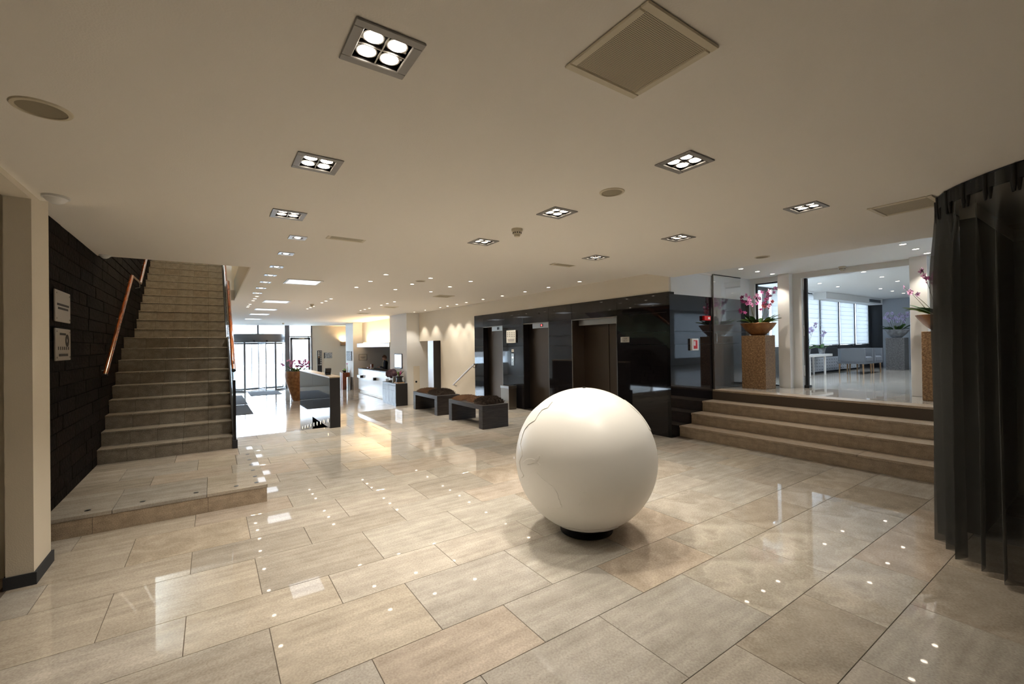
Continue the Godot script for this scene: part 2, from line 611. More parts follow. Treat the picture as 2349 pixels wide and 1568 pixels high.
const FIX_X := [0.535, 2.412, 4.09]
const FIX_Z := [-1.615, -2.825, -4.04]

func build_shell() -> void:
	var cp: Material = M.ceiling_paint
	var wp: Material = M.wall_paint
	# ceilings
	var holes := []
	for x in FIX_X:
		for z in FIX_Z:
			holes.append(Rect2(x - 0.095, z - 0.095, 0.19, 0.19))
	structure("ceiling", cut_slab(V(-1.17, YC, -4.6), V(6.5, YB, 3.3), holes), cp, "dropped beige ceiling carrying the nine four-lamp fittings")
	structure("ceiling", cut_slab(V(-5.1, YB, -26.9), V(8.4, 3.1, -4.6), [Rect2(-1.22, -13.15, 1.72, 5.47)]), cp, "long lobby ceiling dotted with small downlights up to the entrance")
	structure("ceiling", bxm(V(-3.2, YB, -4.6), V(6.5, 3.1, 3.4)), cp)
	structure("ceiling", bxm(V(6.5, YLC, -5.1), V(17.6, 3.1, 1.4)), M.white_paint, "white ceiling over the raised landing and lounge")
	# lift wall and what carries on from it
	var b := MB.new()
	b.box(V(6.42, 2.475, -11.31), V(7.2, YB, -4.64))
	for z in [[-11.31, -10.81], [-9.79, -8.86], [-7.85, -7.06], [-5.785, -4.68]]:
		b.box(V(6.46, 0, z[0]), V(7.2, 2.475, z[1]))
	for z in [[-10.81, -9.79], [-8.86, -7.85], [-7.06, -5.785]]:
		b.box(V(6.46, 2.13, z[0]), V(7.2, 2.475, z[1]))
		b.box(V(6.95, 0, z[0]), V(7.2, 2.13, z[1]))
	b.box(V(6.42, YL, -13.68), V(7.2, YB, -11.31))
	b.box(V(6.42, 1.795, -15.5), V(7.2, YB, -13.68))
	b.box(V(7.05, YL, -15.5), V(7.2, 1.795, -13.68))
	structure("wall_lift", b.mesh(), wp, "cream wall above and beside the black granite lift surround")
	b = MB.new()
	b.box(V(5.925, YL, -17.36), V(8.4, YB, -15.5))
	structure("wall_reception", b.mesh(), M.white_paint, "white wall block carrying the lit notice screen beside reception")
	b = MB.new()
	b.box(V(6.36, 1.62, -22.8), V(6.5, YB, -17.36))
	b.box(V(8.2, YL, -22.8), V(8.4, YB, -17.36))
	b.box(V(6.5, 2.3, -22.8), V(8.2, YB, -17.36))
	structure("wall_reception_upper", b.mesh(), wp, "cream wall washed by the hidden light above the reception desk")
	structure("wall_office", bxm(V(8.1, YL, -21.9), V(8.2, 2.3, -17.36)), M.brown_paint, "dark brown back wall behind the receptionist")
	structure("wall_pier", bxm(V(5.9, YL, -24.3), V(8.4, YB, -22.8)), M.white_paint, "white pier between reception desk and entrance")
	b = MB.new()
	b.box(V(4.66, YL, -26.9), V(8.4, YB, -26.6))
	b.box(V(8.0, YL, -26.6), V(8.4, YB, -24.3))
	structure("wall_entrance", b.mesh(), wp, "beige end wall beside the glass entrance")
	# left side
	b = MB.new()
	b.box(V(-1.17, 2.68, -4.41), V(-1.03, YC, 3.3))
	b.box(V(-1.17, 0, -1.6), V(-1.03, 2.68, 3.3))
	b.box(V(-1.165, 0, -4.8), V(-1.03, YB, -4.41))
	b.box(V(-3.1, 0, -4.86), V(-1.22, YB, -4.72))
	structure("wall_left", b.mesh(), wp, "cream pier beside the dark doorway next to the stone wall")
	structure("baseboard_left", MB.new().box(V(-1.175, 0, -4.815), V(-1.015, 0.085, -4.4)).mesh(), M.charcoal_paint)
	b = MB.new()
	b.box(V(-3.2, 0, -4.72), V(-3.1, YB, 3.3))
	b.box(V(-3.1, 0, -4.72), V(-1.18, 2.8, -4.66))
	structure("wall_doorway_room", b.mesh(), wp)
	structure("wall_behind", bxm(V(-3.2, 0, 3.3), V(7.0, YB, 3.5)), M.brown_paint)  # unseen wall, its dark paint chosen to cut light bouncing into the lobby
	# lower lobby, left
	b = MB.new()
	b.box(V(-5.2, YL, -26.9), V(-5.0, YB, -14.0))
	b.box(V(-5.2, YL, -14.2), V(-1.45, YB, -14.0))
	structure("wall_lobby", b.mesh(), M.white_paint)
	# stairwell above the ceiling
	b = MB.new()
	b.box(V(-1.5, 3.1, -15.2), V(0.5, 5.9, -15.0))
	b.box(V(-1.5, 3.1, -7.68), V(0.62, 5.9, -7.5))
	b.box(V(0.485, 2.845, -13.14), V(0.6, 3.35, -7.69))
	b.box(V(3.0, 3.1, -15.2), V(3.1, 5.9, -7.5))
	b.box(V(0.5, 3.1, -15.2), V(3.0, 5.9, -15.1))
	b.box(V(-1.5, 5.9, -15.2), V(3.1, 6.0, -7.5))
	b.box(V(0.5, 3.1, -7.68), V(3.0, 5.9, -7.5))
	structure("wall_stairwell", b.mesh(), wp, "cream walls of the upper stairwell seen through the ceiling opening")
	# black partition behind the curtain
	b = MB.new()
	b.box(V(5.17, 0, -0.9), V(7.0, 2.6, -0.8))
	b.box(V(6.84, 0, -0.8), V(7.0, 2.6, 3.3))
	structure("wall_partition", b.mesh(), M.dark_paint, "black partition behind the sheer curtain")
	b = MB.new()
	b.box(V(5.17, 2.6, -0.9), V(7.0, YC, -0.8))
	b.box(V(6.84, 2.6, -0.8), V(7.0, YLC, 3.3))
	b.box(V(6.5, YC, -0.9), V(7.0, YLC + 0.1, 3.3))
	structure("wall_bulkhead", b.mesh(), wp)
	# return wall beside the raised steps
	b = MB.new()
	b.box(V(6.46, 2.44, -4.9), V(9.02, YLC + 0.2, -4.62))
	b.box(V(6.5, 0, -4.9), V(9.02, 2.44, -4.66))
	structure("wall_return", b.mesh(), M.white_paint, "white strip of wall above the black return panel")
	build_lounge_shell()
	build_facade()
	build_floor()
	build_stone_wall()

func build_lounge_shell() -> void:
	# floor slabs of landing and lounge
	var f := shell("floor_landing", "polished stone landing floor above the four steps")
	part("slab_bed", bxm(V(7.66, 0.0, -4.66), V(9.3, YP - 0.03, 1.3)), M.grout, f)
	var z := -4.64
	var k := 0
	while z < 1.2:
		var z1 := minf(z + 1.2, 1.2)
		part("tile", bvm(V(7.95, YP - 0.03, z), V(9.2, YP, z1 - 0.003), 0.002), M.tiles[k % 12], f)
		z = z1
		k += 1
	structure("floor_lounge", bxm(V(9.2, 0.5, -5.2), V(17.5, YP, 1.3)), M.lower_stone, "grey polished floor of the lounge")
	# wall of windows with blinds, z = -5.1
	var dk: Material = M.charcoal_paint
	var w := MB.new()
	w.box(V(9.0, 0.5, -5.25), V(17.5, 1.42, -5.1))
	w.box(V(9.0, 2.84, -5.25), V(17.5, YLC + 0.1, -5.1))
	w.box(V(9.0, 1.42, -5.25), V(9.6, 2.84, -5.1))
	w.box(V(17.15, 1.42, -5.25), V(17.5, 2.84, -5.1))
	structure("wall_window", w.mesh(), dk, "dark window wall of the lounge under pale blinds")
	structure("wall_lounge_back", bxm(V(17.4, 0.5, -4.79), V(17.6, YLC + 0.1, 1.3)), M.lounge_wall, "grey end wall of the lounge behind the lounge plinth")
	structure("wall_lounge_niche", bxm(V(17.4, 0.5, -5.1), V(17.6, YLC + 0.1, -4.79)), dk)
	# windows: frames, panes
	var wx := [9.6, 10.85, 12.66, 13.6, 14.85, 16.05, 17.15]
	for i in wx.size() - 1:
		var win := shell("window_%d" % (i + 1))
		var fr := MB.new()
		fr.box(V(wx[i], 1.42, -5.24), V(wx[i] + 0.05, 2.84, -5.12))
		fr.box(V(wx[i + 1] - 0.05, 1.42, -5.24), V(wx[i + 1], 2.84, -5.12))
		fr.box(V(wx[i], 1.42, -5.24), V(wx[i + 1], 1.47, -5.12))
		fr.box(V(wx[i], 2.79, -5.24), V(wx[i + 1], 2.84, -5.12))
		part("window_frame", fr.mesh(), M.dark_metal, win)
		part("window_pane", bxm(V(wx[i] + 0.05, 1.47, -5.19), V(wx[i + 1] - 0.05, 2.79, -5.18)), M.glass, win)
	var mu := shell("trim_3")
	for x in [12.64, 13.595, 14.85, 16.03]:
		part("mullion", bxm(V(x - 0.075, 1.4, -5.13), V(x + 0.075, 2.85, -5.085)), M.dark_metal, mu)
	# wall of windows on the other side: landing and lounge
	w = MB.new()
	w.box(V(6.84, 0.5, 1.2), V(17.6, 1.0, 1.35))
	w.box(V(6.84, 2.75, 1.2), V(17.6, YLC + 0.1, 1.35))
	for x in [6.84, 9.0, 11.7, 14.4, 17.2]:
		w.box(V(x, 1.0, 1.2), V(x + 0.35, 2.75, 1.35))
	structure("wall_garden_side", w.mesh(), M.white_paint)
	for i in 4:
		var x0: float = [7.19, 9.35, 12.05, 14.75][i]
		var x1: float = [9.0, 11.7, 14.4, 17.2][i]
		var gw := shell("window_%d" % (i + 11))
		part("window_pane", bxm(V(x0, 1.0, 1.27), V(x1, 2.75, 1.28)), M.glass, gw)
		var cl := MB.new()
		var yb := 1.0 if i else 1.5
		cl.quad(V(x1, yb, 1.22), V(x0, yb, 1.22), V(x0, 2.75, 1.22), V(x1, 2.75, 1.22))
		part("blind", cl.mesh(), M.blind_cloth, gw)  # unseen blind, added to dim the daylight on landing and lounge
	# partition between landing and lounge, x = 9.12
	var wall := MB.new()
	wall.box(V(9.05, 2.77, -4.66), V(9.2, YLC, 1.2))
	wall.box(V(9.05, YP, -4.66), V(9.2, 2.77, -4.53))
	wall.box(V(9.05, YP, -3.86), V(9.2, 2.77, -3.68))
	wall.box(V(9.05, YP, -2.13), V(9.2, 2.77, -1.72))
	wall.box(V(9.05, YP, -0.4), V(9.2, 2.77, 1.2))
	structure("wall_lounge_front", wall.mesh(), M.white_paint, "white framing between landing and lounge")
	for i in 2:
		var z0: float = [-4.53, -1.72][i]
		var z1: float = [-3.86, -0.4][i]
		var win := shell("window_%d" % (i + 21))
		var fr := MB.new()
		fr.box(V(9.1, YP, z0), V(9.16, 2.77, z0 + 0.02))
		fr.box(V(9.1, YP, z1 - 0.02), V(9.16, 2.77, z1))
		fr.box(V(9.1, 2.745, z0), V(9.16, 2.77, z1))
		fr.box(V(9.1, YP, z0), V(9.16, YP + 0.03, z1))
		part("window_frame", fr.mesh(), M.dark_metal, win)
		part("window_pane", bxm(V(9.125, YP + 0.03, z0 + 0.02), V(9.135, 2.745, z1 - 0.02)), M.glass, win)
	for i in 2:
		var z0: float = [-4.03, -2.115][i]
		structure("wall_pillar", bvm(V(8.91, YP, z0), V(9.1, YLC, z0 + 0.205), 0.004), M.gloss_white, ["white pillar beside the bronze orchid bowl on the corner plinth", "white pillar beside the plinth that the curtain overlaps"][i])
	# bulkhead with grille over the blinds
	var bh := shell("trim_1")
	part("bulkhead", bxm(V(13.2, 2.7, -5.1), V(17.4, YLC, -4.78)), M.white_paint, bh)
	part("grille_frame", bxm(V(16.25, 2.74, -4.785), V(17.2, 2.83, -4.77)), M.lounge_wall, bh)
	for i in 4:
		part("slat", bxm(V(16.28, 2.75 + i * 0.02, -4.775), V(17.17, 2.76 + i * 0.02, -4.762)), M.charcoal_paint, bh)
	# hinge side of the lounge door
	var d := shell("door_1")
	part("door_edge", bvm(V(9.13, YP + 0.02, -3.665), V(9.19, 2.765, -3.62), 0.004), M.black_plastic, d)
	for y in [0.95, 1.7, 2.55]:
		part("hinge", bvm(V(9.1, y, -3.68), V(9.16, y + 0.2, -3.664), 0.004), M.gloss_white, d)
	part("floor_pivot", bvm(V(9.11, YP, -3.69), V(9.23, YP + 0.05, -3.6), 0.006), M.dark_metal, d)

func build_facade() -> void:
	# glazed entrance front at z = -26.6
	var f := shell("window_31", "grey framed glass front of the entrance")
	var g: Material = M.facade_grey
	var lw := MB.new()
	lw.box(V(-5.0, YL, -26.75), V(0.35, 0.35, -26.55))
	lw.box(V(-5.0, 1.15, -26.75), V(0.35, YB, -26.55))
	structure("wall_front", lw.mesh(), M.white_paint)
	for x in [[-3.4, -3.32], [0.35, 0.43], [1.98, 2.07], [3.28, 3.52], [4.58, 4.66]]:
		var lo := YL
		var hi := YB
		if x[0] > 1.0 and x[0] < 3.0:
			lo = 2.36
		if x[0] < -3.0:
			lo = 0.35
			hi = 1.15
		part("mullion", bxm(V(x[0], lo, -26.72), V(x[1], hi, -26.58)), g, f)
	part("transom", bxm(V(3.28, 2.2, -26.7), V(4.66, 2.27, -26.6)), g, f)
	for p in [[-5.0, -3.4, 0.35, 1.15], [-3.32, 0.35, 0.35, 1.15]]:
		part("glass_pane", bxm(V(p[0], p[2], -26.655), V(p[1], p[3], -26.645)), M.door_glass, f)
	part("glass_pane", bxm(V(0.43, 2.36, -26.655), V(1.98, YB, -26.645)), M.door_glass, f)
	part("glass_pane", bxm(V(2.07, 2.36, -26.655), V(3.28, YB, -26.645)), M.door_glass, f)
	part("glass_pane", bxm(V(3.52, 2.27, -26.655), V(4.58, YB, -26.645)), M.door_glass, f)
	# side door leaf
	var d := shell("door_2", "glass side door with grey frame beside the revolving door")
	var fr := MB.new()
	fr.box(V(3.54, YL + 0.02, -26.66), V(3.66, 2.19, -26.6))
	fr.box(V(4.44, YL + 0.02, -26.66), V(4.56, 2.19, -26.6))
	fr.box(V(3.54, 2.07, -26.66), V(4.56, 2.19, -26.6))
	fr.box(V(3.54, YL + 0.02, -26.66), V(4.56, YL + 0.16, -26.6))
	part("door_frame", fr.mesh(), g, d)
	part("door_pane", bxm(V(3.66, YL + 0.16, -26.635), V(4.44, 2.07, -26.625)), M.door_glass, d)
	part("door_closer", bvm(V(3.95, 2.1, -26.6), V(4.25, 2.16, -26.53), 0.006), M.steel, d)
	part("closer_arm", MB.new().tube([V(4.2, 2.15, -26.56), V(4.5, 2.2, -26.56)], 0.01, 0.01, 6).mesh(), M.steel, d)
	part("door_handle", MB.new().tube([V(3.6, 0.2, -26.56), V(3.6, 0.75, -26.56)], 0.014, 0.014, 8).mesh(), M.steel, d)
	# the paving in front of the building
	structure("ground", bxm(V(-40, YL - 0.3, -70), V(45, YL - 0.02, -26.75)), M.outside_paving)
	structure("ground", bxm(V(9.4, -0.4, -26.75), V(45, 0.2, -5.3)), M.outside_paving)
	structure("ground", bxm(V(6.84, -0.4, 1.4), V(45, 0.2, 30)), M.outside_paving)

func build_floor() -> void:
	var f := shell("floor", "polished beige stone slabs laid in alternating wide and narrow rows")
	part("joint_bed", cut_slab(V(-1.2, -0.3, -11.165), V(6.95, -0.0035, 3.3), [Rect2(-1.3, -11.3, 3.24, 1.84), Rect2(6.5, -11.3, 0.6, 6.6)]), M.grout, f)
	structure("floor_doorway", bxm(V(-3.2, -0.3, -4.8), V(-1.2, -0.002, 3.3)), M.lower_stone)
	rng.seed = 7
	var shapes := {}
	var k := -5
	var count := 0
	while true:
		var near := -1.28 - 1.0225 * k
		if near < -11.2:
			break
		for row in 2:
			var z1 := near if row == 0 else near - 0.6
			var z0 := z1 - (0.6 if row == 0 else 0.4225)
			var ph := 0.261 if row == 0 else -0.14
			var xmax := 6.46 if (z0 + z1) / 2 < -4.61 else 6.9
			var xmin := 1.94 if (z0 + z1) / 2 < -9.46 else -1.16
			z0 = maxf(z0, -11.165)
			z1 = minf(z1, 3.3)
			if z1 - z0 < 0.02:
				continue
			var i := -4
			while ph + 0.81 * i < xmax:
				var x0 := maxf(ph + 0.81 * i, xmin)
				var x1 := minf(ph + 0.81 * (i + 1), xmax)
				i += 1
				if x1 - x0 < 0.02:
					continue
				var s := Vector2(snappedf(x1 - x0, 0.001), snappedf(z1 - z0, 0.001))
				if not shapes.has(s):
					shapes[s] = bvm(V(-s.x / 2 + 0.0018, -0.02, -s.y / 2 + 0.0018), V(s.x / 2 - 0.0018, 0, s.y / 2 - 0.0018), 0.0012)
				var swirly := (x0 > 1.9 and z1 > -3.6 and rng.randf() < 0.7) or rng.randf() < 0.06
				var m: Material = M.swirls[rng.randi() % 6] if swirly else M.tiles[rng.randi() % 12]
				part("tile", shapes[s], m, f, V((x0 + x1) / 2, 0, (z0 + z1) / 2))
				count += 1
		k += 1
	# ramp and lower lobby
	structure("floor_lower", bxm(V(-5.2, YL - 0.3, -26.9), V(8.4, YL, -9.2)), M.lower_stone, "pale stone floor of the lower entrance lobby")
	var r := MB.new()
	r.prism(PackedVector2Array([Vector2(-9.46, 0), Vector2(-9.46, YL), Vector2(-12.6, YL - 0.004), Vector2(-12.6, YL + 0.002)]), -1.2, 1.94, 0)
	structure("floor_ramp", r.mesh(), M.lower_stone, "stone ramp falling to the entrance lobby beside the granite parapet")
	# three steps down to the lower lobby
	var st := thing("lobby_steps", "three low stone steps leading down to reception behind the benches", "steps", V(2.142, 0, -11.165))
	for i in 3:
		var y := -0.1825 * i
		if i > 0:
			part("tread", bvm(V(0, y - 0.03, -0.33 * i), V(4.276, y, -0.33 * (i - 1) + 0.0), 0.003), M.step_stone, st)
		part("riser", bxm(V(0, y - 0.1825, -0.33 * i - 0.0), V(4.276, y - 0.03, -0.33 * i + 0.02)), M.step_stone, st)

func build_stone_wall() -> void:
	var w := shell("wall_stone", "dark coursed stone wall beside the staircase")
	part("mortar_bed", bxm(V(-1.5, -0.1, -14.2), V(-1.212, 5.9, -4.8)), M.black_slate, w)
	var rows := 20
	var ch := 2.84 / rows
	var shapes := []
	rng.seed = 21
	for k in 8:
		var l := 0.28 + 0.06 * k
		shapes.append([l, bvm(V(-0.02, 0.002, 0.002), V(0.012 + 0.0015 * (k % 4), ch - 0.002, l - 0.002), 0.004)])
	var loose := MB.new()
	var n := 0
	var spots := []
	for r in range(0, 30):
		var z := -4.82 - rng.randf() * 0.3
		while z > -13.9:
			var s: Array = shapes[rng.randi() % 8]
			z -= s[0]
			spots.append([r, z, s])
	spots.sort_custom(func(a, b): return a[1] > b[1])
	for p in spots:
		var y: float = p[0] * ch
		if n < 290 and y < 2.84:
			part("stone_block", p[2][1], M.rocks[rng.randi() % 5], w, V(-1.212, y, p[1]))
			n += 1
		else:
			loose.bevel(V(-1.232, y + 0.004, p[1] + 0.003), V(-1.196, y + ch - 0.004, p[1] + p[2][0] - 0.003), 0.006)
	var o := part("stone_blocks", loose.mesh(), M.rocks[1], w)
	o.set_meta("kind", "stuff")

# ---------------------------------------------------------------- lamps and what hangs under the ceilings
func spot(parent: Node, at: Vector3, e: float, angle: float, soft: float, r: float, c := Color(1.0, 0.962, 0.905), aim := Vector3.DOWN) -> void:
	var l := SpotLight3D.new()
	l.name = "beam"
	parent.add_child(l, true)
	l.position = at
	l.light_color = c
	l.light_energy = e
	l.spot_angle = angle
	l.spot_angle_attenuation = soft
	l.spot_attenuation = 2.0
	l.spot_range = 30.0
	l.light_size = r
	l.shadow_enabled = true
	if aim == Vector3.DOWN:
		l.rotation = V(-PI / 2, 0, 0)
	else:
		l.look_at_from_position(parent.to_global(at), parent.to_global(at) + aim, Vector3.RIGHT)

const LAMP_WARM := Color(1.0, 0.962, 0.905)
const NTH := ["first", "second", "third", "fourth", "fifth", "sixth", "seventh", "eighth"]

func four_lamp(x: float, z: float, label: String, e: float) -> void:
	var t := thing("ceiling_spotlight", label, "ceiling light", V(x, YC, z), "four-lamp recessed fittings in the dropped ceiling")
	if not cache.has("fl_frame"):
		var b := MB.new()
		for s in [-1.0, 1.0]:
			b.bevel(V(-0.126, -0.008, s * 0.107 - 0.019), V(0.126, 0.0, s * 0.107 + 0.019), 0.003)
			b.bevel(V(s * 0.107 - 0.019, -0.008, -0.089), V(s * 0.107 + 0.019, 0.0, 0.089), 0.003)
		cache.fl_frame = b.mesh()
		b = MB.new()
		b.box(V(-0.094, 0.06, -0.094), V(0.094, 0.07, 0.094))
		for s in [-1.0, 1.0]:
			b.box(V(-0.094, 0, s * 0.0915 - 0.0025), V(0.094, 0.06, s * 0.0915 + 0.0025))
			b.box(V(s * 0.0915 - 0.0025, 0, -0.094), V(s * 0.0915 + 0.0025, 0.06, 0.094))
		cache.fl_box = b.mesh()
		cache.fl_cross = MB.new().box(V(-0.0885, -0.002, -0.0025), V(0.0885, 0.045, 0.0025)).box(V(-0.0025, -0.002, -0.0885), V(0.0025, 0.045, 0.0885)).mesh()
		cache.fl_bezel = MB.new().lathe([Vector2(0.033, 0.008), Vector2(0.034, 0.0), Vector2(0.039, 0.0), Vector2(0.04, 0.05)], 24).mesh()
		cache.fl_bulb = MB.new().lathe([Vector2(0.0, 0.003), Vector2(0.02, 0.004), Vector2(0.0335, 0.009)], 14).mesh()
		cache.fl_clip = MB.new().box(V(-0.006, 0.0, -0.006), V(0.006, 0.03, 0.006)).mesh()
	part("frame", cache.fl_frame, M.fixture_grey, t)
	part("housing", cache.fl_box, M.black_plastic, t)
	part("divider", cache.fl_cross, M.steel, t)
	for sx in [-1.0, 1.0]:
		for sz in [-1.0, 1.0]:
			var q := part("lamp_bezel", cache.fl_bezel, M.chrome, t, V(sx * 0.044, 0.006, sz * 0.044))
			part("bulb", cache.fl_bulb, M.bulb_warm, q)
			part("clip", cache.fl_clip, M.steel, q, V(sx * 0.036, 0.0, -sz * 0.02))
			spot(t, V(sx * 0.044, -0.012, sz * 0.044), e, 46.0, 0.8, 0.022)

func down(at: Vector3, e: float, angle: float, label: String, group: String, c := LAMP_WARM, soft := 0.6, aim := Vector3.DOWN) -> void:
	var t := thing("downlight", label, "downlight", at, group)
	if not cache.has("dl_ring"):
		cache.dl_ring = MB.new().lathe([Vector2(0.036, -0.002), Vector2(0.038, -0.006), Vector2(0.046, -0.005), Vector2(0.05, 0.0)], 20).mesh()
		cache.dl_lens = MB.new().lathe([Vector2(0.0, -0.003), Vector2(0.037, -0.003)], 12).mesh()
	part("trim_ring", cache.dl_ring, M.fixture_silver, t)
	part("lens", cache.dl_lens, M.bulb_soft, t)
	spot(t, V(0, -0.012, 0), e, angle, soft, 0.025, c, aim)

const E_FOUR := 0.9

func build_lamps() -> void:
	var which := ["in the dark doorway row", "in the middle row", "in the raised steps row"]
	var how := ["third from the ceiling step", "second from the ceiling step", "beside the ceiling step"]
	for i in 3:
		for j in 3:
			four_lamp(FIX_X[i], FIX_Z[j], "four-lamp square ceiling spotlight, %s, %s" % [how[j], which[i]], E_FOUR * [0.36, 0.95, 1.2][j] * [0.8, 1.0, 1.0][i])
	for i in 3:
		for j in 3:
			down(V([2.46, 3.275, 4.1][i], YB, [-7.355, -8.24, -9.2][j]), 1.1, 50, "small downlight, %s from the ceiling step, %s row of the nine" % [NTH[j], ["parapet-side", "middle", "bench-side"][i]], "nine downlights above the benches")
	for i in 2:
		for j in 6:
			down(V([2.5, 4.14][i], YB, [-11.71, -12.3, -12.83, -14.03, -14.52, -15.03][j]), 1.6, 50, "%s downlight of the lower lobby line %s, counted from the steps" % [NTH[j], ["above the parapet", "facing the niche"][i]], "downlight triplets over the lower lobby")
	for j in 6:
		down(V(0.89, YB, [-11.88, -12.47, -12.99, -14.1, -14.62, -15.09][j]), 1.4, 50, "%s small round downlight beside the stair opening, counted after the square ones" % NTH[j], "downlight triplets beside the stair opening")
	for j in 5:
		down(V(6.03, YB, [-11.68, -12.3, -12.82, -14.03, -15.0][j]), 1.5, 40, "%s small downlight washing the cream wall, counted from the black granite" % NTH[j], "downlights along the cream wall", LAMP_WARM, 0.5)
	for j in 6:
		down(V(6.0, YB, [-6.37, -7.34, -8.2, -9.165, -10.1, -11.03][j]), 1.5, 42, "%s round downlight above the lifts, counted from the STAFF ONLY end" % NTH[j], "downlights above the lifts", LAMP_WARM, 0.5)
	for z in [-4.01, -1.855]:
		for x in [7.57, 8.13, 8.68]:
			down(V(x, YLC, z), 0.8, 46, "%s small downlight of the three %s, counted from the dropped ceiling" % [NTH[int((x - 7.3) / 0.5)], "over the corner plinth" if z < -3 else "beside the curtain"], "downlights over the corner plinth" if z < -3 else "downlights over the curtain plinth")
	for p in [[11.09, -4.14], [12.17, -4.17], [9.98, -3.01], [11.13, -3.06], [12.25, -3.1], [13.68, -3.79], [14.66, -3.82], [15.64, -3.84]]:
		down(V(p[0], YLC, p[1]), 1.0, 55, "small round downlight in the white lounge ceiling", "downlights in the lounge ceiling", Color(0.9, 0.95, 1.0))
	# square single-lamp fittings in a line towards the entrance
	var frame := MB.new()
	for s in [-1.0, 1.0]:
		frame.bevel(V(-0.09, -0.008, s * 0.07 - 0.02), V(0.09, 0, s * 0.07 + 0.02), 0.003)
		frame.bevel(V(s * 0.07 - 0.02, -0.008, -0.05), V(s * 0.07 + 0.02, 0, 0.05), 0.003)
	var fm := frame.mesh()
	var well := bxm(V(-0.05, -0.003, -0.05), V(0.05, -0.001, 0.05))
	var sq := [-5.36, -6.34, -7.43, -8.34, -9.25, -10.2, -11.15]
	for j in 7:
		var z: float = sq[j]
		var t := thing("square_downlight", "%s square silver downlight beside the stair opening, counted from the ceiling step" % NTH[j], "ceiling light", V(0.8 + 0.008 * (-z - 5.3), YB, z), "square downlights beside the stair opening")
		part("frame", fm, M.fixture_silver, t)
		part("well", well, M.black_plastic, t)
		part("bulb", cache.fl_bulb, M.bulb_soft, t, V(0, -0.012, 0))
		spot(t, V(0, -0.022, 0), 1.3, 50, 0.6, 0.034)
	# square light panels down the middle of the lobby
	for j in 5:
		var z: float = [-8.94, -13.0, -15.72, -18.0, -21.0][j]
		var t := thing("light_panel", "%s square white light panel on the way from the ceiling step to the entrance" % NTH[j], "ceiling light", V(1.42, YB, z), "square light panels leading to the entrance")
		var fr := MB.new()
		for s in [-1.0, 1.0]:
			fr.bevel(V(-0.3, -0.012, s * 0.3 - 0.02), V(0.3, 0, s * 0.3 + 0.02), 0.003)
			fr.bevel(V(s * 0.28 - 0.02, -0.012, -0.28), V(s * 0.28 + 0.02, 0, 0.28), 0.003)
		part("frame", fr.mesh(), M.white_plastic, t)
		part("diffuser", bxm(V(-0.265, -0.006, -0.285), V(0.265, -0.001, 0.285)), M.panel_day, t)
		area(t, V(0, -0.016, 0), Vector2(0.53, 0.57), 0.06, Color(0.95, 0.97, 1.0))
	# hidden cove light over the reception desk
	var cv := thing("cove_light", "warm light strip hidden on top of the reception canopy", "light strip", V(6.2, 1.8, -19.75))
	part("tube", bxm(V(-0.03, 0.0, -2.2), V(0.03, 0.03, 2.2)), M.cove_glow, cv)
	area(cv, V(0, 0.045, 0), Vector2(0.06, 4.4), 9.0, Color(1.0, 0.86, 0.66), V(0, 1, 0))
	# lamp in the upper stairwell
	var up := thing("stairwell_lamp", "round opal lamp in the upper stairwell", "lamp", V(-0.3, 5.9, -9.6))
	part("shade", MB.new().lathe([Vector2(0.0, -0.1), Vector2(0.1, -0.09), Vector2(0.16, -0.05), Vector2(0.17, 0.0)], 24).mesh(), M.panel_day, up)
	var ol := OmniLight3D.new()
	ol.name = "glow"
	up.add_child(ol)
	ol.position = V(0, -0.16, 0)
	ol.light_energy = 3.5
	ol.light_color = Color(1.0, 0.9, 0.75)
	ol.light_size = 0.1
	ol.omni_range = 30.0
	ol.omni_attenuation = 2.0
	ol.shadow_enabled = true

func area(parent: Node, at: Vector3, s: Vector2, e: float, c: Color, aim := Vector3.DOWN) -> void:
	var l := AreaLight3D.new()
	l.name = "soft_light"
	parent.add_child(l, true)
	l.position = at
	l.area_size = s
	l.light_energy = e
	l.light_color = c
	l.area_range = 30.0
	l.shadow_enabled = true
	l.rotation = V(-PI / 2 if aim == Vector3.DOWN else PI / 2, 0, 0)

func dot_image(n: int, px: int, bg: Color, dot: Color) -> ImageTexture:
	var im := Image.create(px, px, false, Image.FORMAT_RGB8)
	im.fill(bg)
	var s := float(px) / n
	for j in n:
		for i in n:
			var q := int(maxf(1.0, s * 0.56))
			im.fill_rect(Rect2i(int(i * s + s * 0.22), int(j * s + s * 0.22), q, q), dot)
	return tex(im)

func vent(at: Vector3, label: String, size := 0.41) -> void:
	var t := thing("ceiling_vent", label, "vent", at)
	var h := size / 2
	var b := MB.new()
	var w := 0.035
	for s in [-1.0, 1.0]:
		b.bevel(V(-h, -0.01, s * (h - w / 2) - w / 2), V(h, 0.0, s * (h - w / 2) + w / 2), 0.004)
		b.bevel(V(s * (h - w / 2) - w / 2, -0.01, -h + w), V(s * (h - w / 2) + w / 2, 0.0, h - w), 0.004)
	part("frame", b.mesh(), M.ivory_plastic, t)
	if not M.has("perforated"):
		var m := mat("perforated", Color.WHITE, 0.6)
		m.albedo_texture = dot_image(46, 736, rgb(196, 184, 156), rgb(44, 38, 32))
	var g := MB.new()
	var k := h - w
	g.quad(V(-k, -0.005, -k), V(k, -0.005, -k), V(k, -0.005, k), V(-k, -0.005, k))
	part("perforated_panel", g.mesh(), M.perforated, t)

